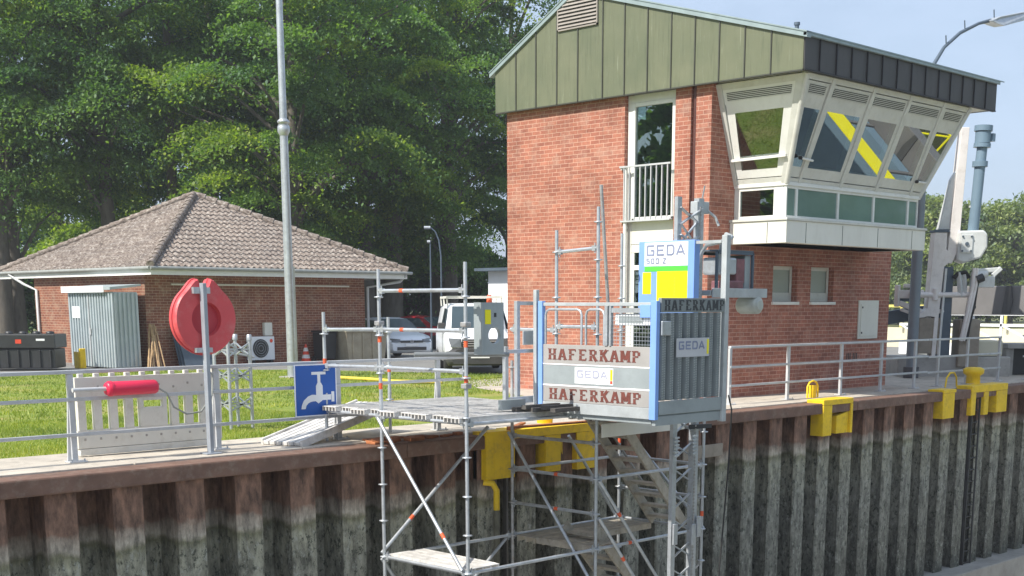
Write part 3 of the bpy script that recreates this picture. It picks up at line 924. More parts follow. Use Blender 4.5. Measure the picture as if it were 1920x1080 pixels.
for i in range(5):
    fn = cell(i)
    wid = (fn(1, .5) - fn(0, .5)).length
    e = .06 / wid
    i0, i1 = e * 2.6, 1 - e * 2.6
    if i in (0, 4):
        i0, i1 = e * 1.6, 1 - e * 1.6
    fr_ = MB()
    leanquad(fr_, fn, e, i0, .06, .80, .06); leanquad(fr_, fn, i1, 1 - e, .06, .80, .06)
    leanquad(fr_, fn, i0, i1, .06, .16, .06); leanquad(fr_, fn, i0, i1, .70, .80, .06)
    leanquad(fr_, fn, e, 1 - e, .80, .94, .05)
    wnd = fr_.build('slanted_window', FRAME, T)
    pp = MB()
    leanquad(pp, fn, i0, i1, .16, .70, .004, out=-.028)
    pp.build('pane', GLASS_T, wnd)
    gr = MB()
    leanquad(gr, fn, e * 2, 1 - e * 2, .83, .91, .0, out=.006, m=1)
    for k in range(5):
        leanquad(gr, fn, e * 2, 1 - e * 2, .832 + k * .016, .838 + k * .016, .0, out=.014)
    gr.build('vent_slots', [FRAME, SEAM], wnd)
fn = leanL
fr_ = MB()
leanquad(fr_, fn, .07, .17, .07, .80, .06); leanquad(fr_, fn, .79, .89, .07, .80, .06)
leanquad(fr_, fn, .17, .79, .07, .15, .06); leanquad(fr_, fn, .17, .79, .71, .80, .06); leanquad(fr_, fn, .06, .90, .80, .94, .05)
sw = fr_.build('slanted_window', WHITE, T)
pp = MB(); leanquad(pp, fn, .17, .79, .15, .71, .004, out=-.03); pp.build('pane', GLASS_F, sw)
gr = MB()
leanquad(gr, fn, .10, .86, .83, .91, .0, out=.006, m=1)
for k in range(5):
    leanquad(gr, fn, .10, .86, .832 + k * .016, .838 + k * .016, .0, out=.014)
gr.build('vent_slots', [WHITE, SEAM], sw)
fr_ = MB()
leanquad(fr_, leanR, .07, .17, .07, .80, .06); leanquad(fr_, leanR, .79, .89, .07, .80, .06)
leanquad(fr_, leanR, .17, .79, .07, .15, .06); leanquad(fr_, leanR, .17, .79, .71, .80, .06); leanquad(fr_, leanR, .06, .90, .80, .94, .05)
sw = fr_.build('slanted_window', FRAME, T)
pp = MB(); leanquad(pp, leanR, .17, .79, .15, .71, .004, out=-.03); pp.build('pane', GLASS, sw)
mo = MB()
for u in (23.6, 24.5, 25.6, 26.6):
    mo.box(u, u + .52, 16.2, 16.26, 4.42, 4.78); mo.box(u + .22, u + .30, 16.27, 16.33, 4.27, 4.7)
mo.box(23.2, 27.2, 15.9, 16.5, 4.20, 4.26)
mo.build('control_desk', DARK, T)
MB().box(22.6, 27.6, 15.62, 15.64, 5.35, 5.9).build('roller_blind', CREAM, T)
hd = MB()
n_ = Vector((-.94, 0, -.34)) * .05
hd.bar(leanL(.03, .26) + n_, leanL(.93, .27) + n_, .05, .05)
n_ = Vector((0, -.92, -.38)) * .06
hd.tube([lean(.045, .25) + n_, lean(.12, .24) + n_], .022)
hd.tube([lean(.90, .17) + n_, lean(.97, .17) + n_], .022)
hd.build('cleaning_rail', WHITE, T)
kb = MB()
for p_ in (lean(.04, .25) + n_, lean(.895, .17) + n_):
    kb.lathe([(.03, -.03), (.045, 0), (.03, .03)], p_, 12)
kb.build('rail_knob', BLACKR, T)

# ------------------------------------------------------------------ low brick house with pyramid roof
Hs = thing('brick_house', 'low brown brick house with weathered tiled pyramid roof and white fascia', 'house', (21.0, 37.5, 0))
EX0, EX1, EY0, EY1, EZ = 20.72, 30.75, 36.6, 47.1, 3.02
AP = Vector((25.5, 41.8, 5.62))
hw = MB()
hw.box(21.0, 21.3, 37.5, 45.0, -.1, 2.82); hw.box(21.3, 29.5, 37.5, 37.8, -.1, 2.82)
hw.box(29.2, 29.5, 37.8, 45.0, -.1, 2.82); hw.box(21.3, 29.2, 44.7, 45.0, -.1, 2.82)
hw.build('brick_wall', BRICK2, Hs)
# tiles: real courses on each slope, wavy across
def slope(mb, a, b, apex, nrow, pitch):
    """triangular slope over eave a-b up to apex, built of overlapping wavy courses"""
    a, b = Vector(a), Vector(b)
    L_ = (b - a).length
    ex = (b - a).normalized()
    for r in range(nrow):
        t0, t1 = r / nrow, min(1, (r + 1.18) / nrow)
        la, lb = a + (apex - a) * t0, b + (apex - b) * t0
        ua, ub = a + (apex - a) * t1, b + (apex - b) * t1
        nn = max(2, int((lb - la).length / pitch) * 4)
        vs, fs_ = [], []
        for k in range(nn + 1):
            s_ = k / nn
            p0 = la + (lb - la) * s_
            # keep tile columns straight up the slope
            d0 = (p0 - a).dot(ex)
            q0 = p0 + (apex - (a + ex * (apex - a).dot(ex))) * (t1 - t0)
            lo_, hi_ = (ua - a).dot(ex), (ub - a).dot(ex)
            dq = min(max(d0, lo_), hi_)
            q0 = q0 + ex * (dq - (q0 - a).dot(ex))
            h = .028 * sin(2 * pi * d0 / pitch)
            vs += [p0 + Vector((0, 0, .05 + h)), q0 + Vector((0, 0, .012 + h))]
        for k in range(nn):
            fs_.append((2 * k, 2 * k + 2, 2 * k + 3, 2 * k + 1))
        mb.add(vs, fs_, 0, False)
        # thickness of the lower tile edge
        vs2 = []
        for k in range(nn + 1):
            p_ = Vector(vs[2 * k]); vs2 += [p_, p_ - Vector((0, 0, .035))]
        mb.add(vs2, [(2 * k, 2 * k + 2, 2 * k + 3, 2 * k + 1) for k in range(nn)])
rt = MB()
c00, c10, c11, c01 = (EX0, EY0, EZ), (EX1, EY0, EZ), (EX1, EY1, EZ), (EX0, EY1, EZ)
slope(rt, c00, c10, AP, 17, .225)
slope(rt, c01, c00, AP, 17, .225)
rt.add([c10, c11, tuple(AP)], [(0, 1, 2)]); rt.add([c11, c01, tuple(AP)], [(0, 1, 2)])
roof = rt.build('tiled_roof', TILE, Hs, fix=True)
hp = MB()
for cnr in (c00, c10, c01):
    cv = Vector(cnr)
    n = 19
    for k in range(n):
        a = cv + (AP - cv) * (k / n) + Vector((0, 0, .07)); b = cv + (AP - cv) * ((k + 1.12) / n) + Vector((0, 0, .055))
        hp.tube([a, b], [.125, .10], 8)
hp.build('hip_tiles', TILE, roof)
fa = MB()
fa.box(EX0 + .02, EX1 - .02, EY0 + .02, EY0 + .05, 2.79, 2.985); fa.box(EX0 + .02, EX0 + .05, EY0 + .05, EY1, 2.79, 2.985)
fa.box(EX1 - .05, EX1 - .02, EY0 + .05, EY1, 2.79, 2.985)
fa.box(EX0 + .06, EX1 - .06, EY0 + .06, EY1, 2.83, 2.86)
fa.build('fascia_board', WHITE, Hs)
gu = MB()
gu.tube([(EX0 - .02, EY0 - .04, 2.99), (EX1 + .15, EY0 - .04, 2.99)], .055, 8)
gu.tube([(EX0 - .04, EY0 - .02, 2.99), (EX0 - .04, EY1, 2.99)], .055, 8)
gu.build('gutter', M('zinc_gutter', (0.36, 0.37, 0.35), 0.5, 0.3), Hs)
dp = MB()
dp.tube([(EX1 - .1, EY0 - .02, 2.93), (EX1 - .2, EY0 + .2, 2.70), (29.58, 37.42, 2.5), (29.58, 37.42, .05)], .05, 8)
dp.build('downpipe', RAILP, Hs)
dp = MB()
dp.tube([(EX0 - .04, 46.2, 2.93), (EX0 + .1, 45.4, 2.6), (20.93, 44.7, 2.4), (20.93, 44.7, .05)], .05, 8)
dp.build('downpipe', RAILP, Hs)
MB().box(21.9, 28.8, 37.45, 37.497, 2.50, 2.55).build('cable_duct', CREAM, Hs)
# ------------------------------------------------------------------ quay railings
RY = 15.35
def railing(name, label, posts, x0, x1, rails, gone=None, base=True, y=RY, leaned=0.0):
    t = thing(name, label, 'railing', ((x0 + x1) / 2, y, 0), group='grey railings along the lock edge')
    for u in posts:
        pm = MB()
        pm.bar((u, y, .02), (u, y, 1.075), .05, .075)
        if leaned:
            pm.bar((u - .055, y + .03, .02), (u - .015, y, .85), .03, .05)
        if base:
            pm.box(u - .09, u + .13, y - .09, y + .09, 0.001, .02)
            for dx in (-.06, .1):
                pm.tube([(u + dx, y - .06, .02), (u + dx, y - .06, .045)], .012, 6)
        pm.build('post', RAILP, t, bevel=.004)
    for z in rails:
        rm = MB()
        if z > 1:
            rm.bar((x0, y, z), (x1, y, z), .07, .045)
        else:
            rm.bar((x0, y - .03, z), (x1, y - .03, z), .03, .045)
        rm.build('rail', RAILP, t, bevel=.006)
    return t
railing('railing', 'grey railing at the left, behind the red tube and the life ring pole', [5.5, 7.52, 9.55, 11.55, 13.45], 3.5, 14.05, [1.1, .77, .34], leaned=1)
railing('railing', 'long pale grey railing in front of the brown brick tower wall', [20.92, 22.9, 24.9, 26.55, 28.05], 20.9, 28.6, [1.1, .72, .36])
railing('railing', 'short grey railing in front of the dark grey pole right of the tower', [29.15, 30.6, 32.3], 28.62, 32.35, [1.1, .70, .34])
railing('railing', 'far right grey railing beside the dark gate opening', [33.6, 35.2, 37.0], 33.3, 40.5, [1.12, .60], y=15.2)

# ------------------------------------------------------------------ lifebuoy cabinet on its pole
t = thing('life_ring_holder', 'round red plastic life ring case on a grey steel pole behind the left railing', 'life ring case', (9.21, 14.99, 0))
t_c = Vector((9.29, 15.17, 1.72))
prof = []
N = 56
for k in range(N):
    a = 2 * pi * k / N - pi / 2
    r0 = .445
    # raised shoulders either side of a slot at the top
    dx = abs(((a - pi / 2 + pi) % (2 * pi)) - pi)
    x_, z_ = r0 * cos(a) * 1.0, r0 * sin(a)
    if dx < .62:
        f = min(1, (.62 - dx) / .30)
        z_ = z_ + .07 * f * (1 if dx > .18 else .35)
        if dx < .16:
            z_ -= .07
    prof.append((x_, z_))
m_ = MB()
n = N
cx, cy, cz = t_c
def ringv(scale, y):
    return [(cx + px * scale, cy + y, cz + pz * scale) for px, pz in prof]
front = ringv(.97, -.10); f1 = ringv(1.0, -.07); f2 = ringv(1.0, .06); back = ringv(.96, .09)
inn = [(cx + .215 * cos(2 * pi * k / N - pi / 2), cy - .10, cz + .215 * sin(2 * pi * k / N - pi / 2)) for k in range(N)]
inn2 = [(cx + .205 * cos(2 * pi * k / N - pi / 2), cy - .035, cz + .205 * sin(2 * pi * k / N - pi / 2)) for k in range(N)]
vs = front + f1 + f2 + back + inn + inn2
fs_ = []
for k in range(n):
    k2 = (k + 1) % n
    for a, b in ((0, 1), (1, 2), (2, 3), (4, 0), (5, 4)):
        fs_.append((a * n + k, a * n + k2, b * n + k2, b * n + k))
fs_.append(tuple(range(3 * n, 4 * n)))
m_.add(vs, fs_, 0, False)
m_.add(inn2, [tuple(range(n))], 1)
# moulded rim steps along the thick edge
for k in range(n):
    k2 = (k + 1) % n
ring = m_.build('ring_case', [RED, RED_D], t)
MB().tube([(cx + px * 1.012, cy - .005, cz + pz * 1.012) for px, pz in prof] + [(cx + prof[0][0] * 1.012, cy - .005, cz + prof[0][1] * 1.012)], .014, 6).build('rim_seam', RED, ring)
MB().bar((9.21, 14.99, .02), (9.21, 14.99, 2.17), .085, .055).box(9.1, 9.32, 14.9, 15.08, .001, .02).build('pole', M('grey_blue_pole', (0.33, 0.36, 0.40), 0.45, 0.2), t, bevel=.005)
MB().box(9.09, 9.33, 15.02, 15.09, 2.04, 2.12).box(9.09, 9.33, 15.02, 15.07, 1.30, 1.36).build('bracket', STEEL, t)

# red tube on the railing with its cable
t = thing('line_tube', 'crimson plastic tube fixed level on the left railing below the life ring', 'tube', (8.26, 15.25, .88))
MB().lathe([(.0, 7.92), (.075, 7.925), (.088, 7.95), (.088, 8.58), (.075, 8.605), (.0, 8.61)], (0, 15.22, .885), 20, axis='x').build('tube_body', REDT, t)
MB().lathe([(.093, 7.955), (.096, 7.965), (.096, 7.99), (.093, 8.0)], (0, 15.22, .885), 20, axis='x').build('end_collar', REDT, t)
MB().tube([(7.5, 15.25, .885), (7.93, 15.23, .885)], .028, 10).build('holder_rod', RAILP, t)
MB().tube([(8.60, 15.2, .88), (8.72, 15.17, .80), (8.80, 15.15, .62), (8.98, 15.15, .52), (9.2, 15.16, .54), (9.38, 15.17, .74), (9.42, 15.2, 1.0), (9.36, 15.26, 1.09)], .012, 8).build('cable', M('grey_cable', (0.30, 0.31, 0.28), 0.6), t)

# white plastic road barrier leaning behind the railing
t = thing('road_barrier', 'dirty white plastic road barrier with slotted lower half leaning on the railing', 'barrier', (8.85, 15.95, 0))
b = MB()
B0, B1, BYy = 7.83, 9.93, 15.85
TH = .07
b.box(B0, B1, BYy, BYy + TH, .72, 1.0)
b.box(B0, B1, BYy, BYy + TH, .10, .33)
nb = 9
for k in range(nb + 1):
    x = B0 + .02 + (B1 - B0 - .12) * k / nb
    if k in (4, 5):
        continue
    b.box(x, x + .11, BYy, BYy + TH, .33, .72)
xm = B0 + .02 + (B1 - B0 - .12) * 4 / nb
b.box(xm - .02, xm + .38, BYy, BYy + TH, .33, .58)
b.box(xm - .02, xm + .04, BYy, BYy + TH, .58, .72); b.box(xm + .32, xm + .38, BYy, BYy + TH, .58, .72)
b.box(xm + .041, xm + .319, BYy, BYy + TH, .67, .72)
for k in range(10):
    x = B0 + .06 + k * .215
    b.box(x, x + .07, BYy + .01, BYy + TH - .01, 1.0, 1.045)
    b.box(x + .02, x + .05, BYy - .006, BYy + .004, .82 + .04 * (k % 2), .85 + .04 * (k % 2), 1)
    b.box(x + .02, x + .05, BYy - .006, BYy + .004, .20, .23, 1)
b.box(B0 + .02, B1 - .02, BYy - .002, BYy + TH + .02, .012, .095)
b.build('barrier_board', [BARR, M('barrier_rivet', (0.35, 0.33, 0.30), 0.6)], t, bevel=.01)

# blue sign with a white water tap
t = thing('tap_sign', 'square blue sign with a white water tap symbol on the railing', 'sign', (11.09, 15.22, .36))
SX0, SX1, SZ0, SZ1, SYs = 10.73, 11.44, .37, 1.085, 15.235
MB().box(SX0, SX1, SYs, SYs + .012, SZ0, SZ1).build('sign_plate', SIGNB, t)
e = MB()
for a in ((SX0 - .004, SX1 + .004, SZ1 - .012, SZ1 + .004), (SX0 - .004, SX1 + .004, SZ0 - .004, SZ0 + .012)):
    e.box(a[0], a[1], SYs - .003, SYs - .0005, a[2], a[3])
e.box(SX0 - .004, SX0 + .012, SYs - .003, SYs - .0005, SZ0 + .012, SZ1 - .012); e.box(SX1 - .012, SX1 + .004, SYs - .003, SYs - .0005, SZ0 + .012, SZ1 - .012)
e.build('sign_border', SIGNW, t)
s = MB()
def sp(fx, fz): return (SX0 + fx * (SX1 - SX0), SYs - .003, SZ0 + fz * (SZ1 - SZ0))
SPN = [0]
def spoly(pts):
    SPN[0] += 1
    s.prism([(x_, y_ - .0002 * SPN[0], z_) for x_, y_, z_ in [sp(*p_) for p_ in pts]], (0, .0024, 0))
spoly([(.40, .80), (.74, .80), (.74, .855), (.40, .855)])
spoly([(.54, .64), (.61, .64), (.61, .80), (.54, .80)])
spoly([(.50, .40), (.66, .40), (.66, .58), (.62, .645), (.54, .645), (.50, .58)])
spoly([(.62, .30), (.86, .30), (.86, .405), (.62, .405)])
spoly([(.87, .26), (.94, .26), (.94, .46), (.87, .46)])
spoly([(.48, .29), (.55, .24), (.64, .29), (.68, .405), (.46, .405)])
# curved spout on the left
outer = [(.48, .41), (.40, .415), (.30, .385), (.20, .31), (.15, .22), (.135, .145)]
inner = [(.235, .145), (.255, .205), (.30, .25), (.36, .275), (.42, .285), (.48, .285)]
for k in range(5):
    spoly([outer[k], outer[k + 1], inner[4 - k], inner[5 - k]])
s.build('tap_symbol', SIGNW, t)

# ------------------------------------------------------------------ scaffold in front of the wall
SU = [11.25, 13.70, 16.15]
SV = [12.30, 14.0]
S = thing('scaffold', 'galvanised tube scaffold with deck, guard rails and stair standing in the lock', 'scaffold', (13.7, 13.1, -5.6))
def standard(u, v, z0, z1, z_ros, marks=(), mat=STEEL):
    m_ = MB()
    m_.tube([(u, v, z0), (u, v, z1)], .0242, 12)
    for z in z_ros:
        m_.lathe([(.03, z - .012), (.062, z - .006), (.062, z + .006), (.03, z + .012)], (u, v, 0), 12)
    for z in marks:
        m_.tube([(u, v, z - .04), (u, v, z + .04)], .0262, 12, 1)
    # spigot sleeve every two metres
    for z in (0.62,):
        if z0 < z < z1:
            m_.tube([(u, v, z - .1), (u, v, z + .06)], .029, 12)
    return m_.build('standard', [mat, ORANGE], S)
def zros(a, b):
    k = math.ceil(a * 2) / 2
    out = []
    while k <= b:
        out.append(k); k += .5
    return out
standard(SU[0], SV[0], -5.6, 2.42, zros(-5.5, 2.2), (1.42, .98))
standard(SU[0], SV[1], -5.6, 2.36, zros(-5.5, 2.2), (1.45, .83))
standard(SU[1], SV[0], -5.6, 3.2, zros(-5.5, 3.0), (), STEEL)
standard(SU[1], SV[1] - .02, -5.6, 1.1, zros(-5.5, 1.0), (), STEEL_OLD)
standard(SU[2], SV[0], -5.6, 1.35, zros(-5.5, 1.0), (-1.26,), STEEL)
standard(SU[2], SV[1], -5.6, 3.0, zros(-5.5, 2.8), (-.25, -.05, .1), STEEL)
standard(SU[0] + .02, 15.26, .005, 1.8, [.5, 1.0, 1.5], (1.12,))
standard(SU[1], 13.08, .52, 2.92, [1.0, 1.5, 2.0, 2.62])
standard(12.72, 15.62, .005, 1.72, [.5, 1.0, 1.5], (.95,))
def ledger(a, b, marks=(), mat=STEEL, r=.0242):
    a, b = Vector(a), Vector(b)
    m_ = MB()
    m_.tube([a, b], r, 12)
    d = (b - a).normalized()
    for p_, q_ in ((a, d), (b, -d)):
        m_.bar(p_ + q_ * .035, p_ + q_ * .10, .045, .07)
        m_.box(p_.x + q_.x * .06 - .006, p_.x + q_.x * .06 + .006, p_.y + q_.y * .06 - .006, p_.y + q_.y * .06 + .006, p_.z - .07, p_.z + .07)
    for f in marks:
        c_ = a + (b - a) * f
        m_.tube([c_ - d * .035, c_ + d * .035], r + .002, 12, 1)
    return m_.build('ledger', [mat, ORANGE], S)
A, B_, A2, B2, A3, B3 = [(u, v) for u in SU for v in SV]
def P3(p_, z): return (p_[0], p_[1], z)
C_ = (SU[0] + .02, 15.26)
for z in (2.08, 1.58):
    ledger(P3(A, z), P3(B_, z), (.72,))
ledger(P3(A, 1.08), P3(B_, 1.08)); ledger(P3(B_, 1.08), P3(C_, 1.06)); ledger(P3(B_, 1.58), P3(C_, 1.56))
ledger(P3(A, .43), P3(B_, .43)); ledger(P3(B_, .43), P3(C_, .43)); ledger(P3(A, .42), P3(A2, .42))
ledger(P3(A, -1.5), P3(B_, -1.5)); ledger(P3(B_, -1.5), P3(B2, -1.5)); ledger(P3(A, -1.5), P3(A2, -1.5))
for z in (-.5, -1.0):
    ledger(P3(A2, z), P3(B2, z), (.45,))
ledger(P3(B2, .0), P3(A2, -.0), (), STEEL_OLD)
ledger(P3(A2, -.5), P3(A3, -.5)); ledger(P3(A2, -1.5), P3(A3, -1.5), (.3,))
ledger(P3(B2, -1.5), P3(B3, -1.5)); ledger(P3(B3, -.5), P3(B2, -.5)); ledger(P3(A3, -1.5), P3(B3, -1.5)); ledger(P3(A3, -1.0), P3(B3, -1.0)); ledger(P3(A3, -.5), P3(B3, -.5))
ledger(P3(A3, .05), P3(B3, .05)); ledger(P3(A2, .38), P3(A3, .38), (), STEEL_OLD)
ledger((SU[1], 13.08, 2.62), P3(A2, 2.66)); ledger((SU[1], 13.08, 1.55), (SU[1], 14.0, 1.55), ()); ledger(P3(A3, 1.0), P3(B3, 1.0))
ledger((SU[1], 13.08, 1.6), P3(A2, 1.6)); ledger((SU[1], 13.08, 1.1), P3(A2, 1.1))
def brace(a, b, marks=(), mat=STEEL):
    a, b = Vector(a), Vector(b)
    m_ = MB()
    m_.tube([a, b], .0242, 12)
    d = (b - a).normalized()
    for f in marks:
        c_ = a + (b - a) * f
        m_.tube([c_ - d * .04, c_ + d * .04], .0262, 12, 1)
    return m_.build('brace', [mat, ORANGE], S)
brace((SU[0] - .06, SV[1], .40), (SU[0] - .06, SV[0] + .05, -1.46), (.78,))
brace((SU[0], SV[1] + .06, -1.46), (SU[1] - .42, SV[1] + .06, .15), (.27,))
brace((SU[0], SV[1] + .06, -1.54), (SU[0] + 1.2, SV[1] + .06, -3.2))
brace((SU[1] - .06, SV[1], .05), (SU[1] - .06, SV[0] + .05, -1.95), ())
brace((SU[1], SV[0] - .06, -.52), (SU[1] + 2.4, SV[0] - .06, -3.4), (.18,))
brace((SU[1], SV[0] - .06, -1.05), (SU[1] + 2.4, SV[0] - .06, -4.0), (.22,))
brace((SU[2] - 1.15, SV[1] + .05, -.1), (SU[2], SV[1] + .05, -1.5))
brace((SU[2] + .05, SV[0], -1.5), (SU[2] + .05, SV[1], .05)); brace((SU[2] + .05, SV[0], -2.0), (SU[2] + .05, SV[1], -3.6))
brace((SU[1] - .9, SV[1] + .06, -2.2), (SU[1] - .05, SV[1] + .06, -1.55))
brace((13.88, 12.42, 3.5), (14.16, 12.5, 1.72), (), STEEL_OLD)
def plank(x0, x1, y0, y1, z, mat=ALU, ribs=5, along='x', n='deck_plank', drop=.065):
    m_ = MB()
    m_.box(x0, x1, y0, y1, z - .012, z)
    if along == 'x':
        for k in range(ribs):
            yy = y0 + (y1 - y0 - .02) * k / (ribs - 1)
            m_.box(x0 + .002, x1 - .002, yy, yy + .018, z - drop, z - .013)
            m_.box(x0 + .05, x1 - .05, yy + .0, yy + .012, z + .0005, z + .006)
    else:
        for k in range(ribs):
            xx = x0 + (x1 - x0 - .02) * k / (ribs - 1)
            m_.box(xx, xx + .018, y0 + .002, y1 - .002, z - drop, z - .013)
            m_.box(xx, xx + .012, y0 + .05, y1 - .05, z + .0005, z + .006)
    return m_.build(n, mat, S, bevel=.003)
# the loading deck from the quay out to the hoist
yy = SV[0] + .04
k = 0
while yy < 15.2:
    wd = .32
    plank(SU[0] + .01 - .10 * (k % 2 == 0), SU[1] + .1, yy, min(yy + wd - .012, 15.25), .50 + .004 * (k % 3), ALU)
    yy += wd
    k += 1
# inner deck by the hoist gate and the dark timber packers
plank(SU[1] + .12, SU[2] + .0, SV[0] + .04, SV[0] + .62, .36, ALU)
plank(SU[1] + .12, SU[2] + .0, SV[0] + .64, SV[1] - .05, .36, ALU)
m_ = MB()
for k in range(5):
    m_.box(12.55 - .2 * k * .3, 13.5, 12.0 + k * .12, 12.09 + k * .12, .51 + .03 * (k % 2), .565 + .03 * (k % 2))
m_.build('dark_packer', M('dark_timber', (0.07, 0.065, 0.06), 0.8, 0, .3, 6), S, bevel=.004)
MB().box(SU[1] + .06, SU[1] + 1.9, SV[0] - .06, SV[0] - .03, .08, .27).build('side_board', CREAM, S, bevel=.006)
# mid landing, two planks, and bottom landing of the front bay
plank(SU[1] + .05, SU[2] - .1, SV[0] + .92, SV[1] - .06, -1.5, ALU_DIRTY, drop=.09)
plank(SU[1] + .02, SU[1] + .62, SV[0] + .12, SV[1] - .5, -1.48, ALU_DIRTY, along='y', drop=.09)
plank(SU[0] + .03, SU[0] + .62, SV[0] + .06, SV[1] - .06, -1.46, ALU, along='y', drop=.08)
# scaffold stair flights: stringers, then treads as sub-parts
def flight(x0, z0, x1, z1, y0, y1, n):
    fl_ = MB()
    for y_ in (y0, y1):
        fl_.bar((x0, y_, z0), (x1, y_, z1), .045, .15)
    fobj = fl_.build('stair_flight', ALU_DIRTY, S, bevel=.004)
    for k in range(n):
        f = (k + .5) / n
        x_, z_ = x0 + (x1 - x0) * f, z0 + (z1 - z0) * f
        MB().box(x_ - .09, x_ + .09, y0 + .025, y1 - .025, z_ - .022, z_ + .022).build('tread', ALU_DIRTY, fobj, bevel=.003)
flight(14.55, .28, 16.1, -1.46, 12.6, 13.22, 9)
flight(14.05, -1.30, 16.1, -3.5, 12.6, 13.22, 11)
m_ = MB()
for k in range(2):
    m_.tube([(14.5, 13.26, 1.1 - .45 * k), (15.9, 13.26, -.42 - .45 * k)], .019, 8)
m_.build('stair_handrail', STEEL_OLD, S)
# clamps
m_ = MB()
for p_ in [(SU[0], SV[0], 1.66), (SU[0], SV[0], .9), (SU[0], SV[1], 1.66), (SU[1], SV[0], .46)]:
    m_.box(p_[0] - .05, p_[0] + .05, p_[1] - .05, p_[1] + .05, p_[2] - .03, p_[2] + .03)
m_.build('coupler', STEEL_OLD, S, bevel=.01)
# tubular prop pieces around the gate
m_ = MB()
m_.tube([(11.0, 13.0, 1.28), (12.05, 12.35, 1.27)], .03, 12)
m_.build('coupling_tube', M('dark_grey_tube', (0.22, 0.23, 0.23), 0.5, .4), S)

# aluminium access ramp from the quay up to the deck
t = thing('access_ramp', 'ribbed aluminium access ramp rising from the quay to the scaffold deck', 'ramp', (10.5, 15.3, 0))
m_ = MB()
ra, rb = Vector((10.45, 15.2, .03)), Vector((12.7, 15.95, .42))
dirx = (rb - ra).normalized()
side = Vector((-dirx.y, dirx.x, 0)).normalized()
up_ = dirx.cross(side) * -1
for k in range(6):
    o_ = side * (k * .105 - .26)
    m_.bar(ra + o_, rb + o_, .085, .05, up=(0, 0, 1))
m_.bar(ra + side * -.33 + Vector((0, 0, .0)), rb + side * -.33, .035, .11)
m_.bar(ra + side * .33, rb + side * .33, .035, .11)
m_.build('ramp_deck', ALU, t, bevel=.004)
MB().bar(rb + side * -.33 - dirx * .11, rb + side * -.33 + dirx * .01, .04, .115).build('end_cap', TRAFR, t)

# landing gate between the deck and the hoist
t = thing('landing_gate', 'open galvanised landing gate frame standing on the scaffold deck beside the hoist', 'gate', (12.9, 13.1, .52))
m_ = MB()
for (u, v) in ((12.50, 12.88), (12.86, 13.02), (13.20, 12.95)):
    m_.bar((u, v, .52), (u, v, 1.95 if u > 12.6 else 1.35), .06, .06)
m_.bar((12.86, 13.02, 1.92), (13.2, 12.95, 1.92), .05, .05); m_.bar((12.4, 12.9, 1.28), (13.2, 12.95, 1.28), .05, .05)
m_.bar((12.5, 12.88, .62), (13.2, 12.95, .62), .05, .09)
m_.build('gate_frame', STEEL, t, bevel=.004)
MB().box(12.92, 13.14, 12.96, 12.98, 1.36, 1.55).build('latch_plate', HPALE, t, bevel=.006)
MB().box(12.15, 12.6, 12.6, 12.66, .53, .66).build('toe_board', HGREY, t)
# grey bracket plate with a round hole, on the deck rail
t = thing('bracket_plate', 'grey steel plate with a round hole and yellow sticker on the scaffold rail', 'plate', (11.73, 12.3, 1.27))
m_ = MB()
px0, px1, pz0, pz1, py = 11.53, 11.91, 1.28, 1.93, 12.30
hc, hr = (11.745, 1.52), .105
N = 28
circ = [(hc[0] + hr * cos(2 * pi * k / N), hc[1] + hr * sin(2 * pi * k / N)) for k in range(N)]
def onrect(a):
    dx, dz = cos(a), sin(a)
    ts = []
    if dx > 1e-6: ts.append((px1 - hc[0]) / dx)
    if dx < -1e-6: ts.append((px0 - hc[0]) / dx)
    if dz > 1e-6: ts.append((pz1 - hc[1]) / dz)
    if dz < -1e-6: ts.append((pz0 - hc[1]) / dz)
    tt = min(ts)
    return (hc[0] + dx * tt, hc[1] + dz * tt)
angs = [2 * pi * k / N for k in range(N)]
corners = [math.atan2(z_ - hc[1], x_ - hc[0]) % (2 * pi) for x_ in (px0, px1) for z_ in (pz0, pz1)]
angs = sorted(angs + corners)
ci = [(hc[0] + hr * cos(a), hc[1] + hr * sin(a)) for a in angs]
ro = [onrect(a) for a in angs]
n = len(angs)
vs = [(x_, py, z_) for x_, z_ in ci] + [(x_, py, z_) for x_, z_ in ro] + [(x_, py + .05, z_) for x_, z_ in ci] + [(x_, py + .05, z_) for x_, z_ in ro]
fs_ = []
for k in range(n):
    k2 = (k + 1) % n
    fs_ += [(k, k2, n + k2, n + k), (2 * n + k, 3 * n + k, 3 * n + k2, 2 * n + k2), (k, 2 * n + k, 2 * n + k2, k2), (n + k, n + k2, 3 * n + k2, 3 * n + k)]
m_.add(vs, fs_)
m_.box(px0 - .03, px0 - .002, py - .03, py + .12, pz0, pz1)
m_.build('plate', HGREY, t)
MB().box(11.58, 11.68, py - .004, py - .001, 1.66, 1.84).build('sticker', YELLOW_B, t)
MB().box(11.74, 11.775, py - .006, py - .001, 1.75, 1.80).build('bolt_hole', BLACK, t)

# ------------------------------------------------------------------ construction hoist
Hh = thing('construction_hoist', 'grey and blue construction hoist cage with mast, drive and red lettering', 'hoist', (14.0, 11.7, -5.6))
U0_, U1_, V0_, V1_ = 13.05, 14.47, 10.70, 12.78
MB().box(U0_ + .05, U1_, V0_ + .05, V1_ - .02, .46, .52).box(U0_ + .02, U1_, V0_ + .03, V0_ + .09, .38, .50).box(U0_ + .02, U0_ + .08, V0_ + .1, V1_, .40, .50).build('cage_floor', HGREY, Hh, bevel=.004)
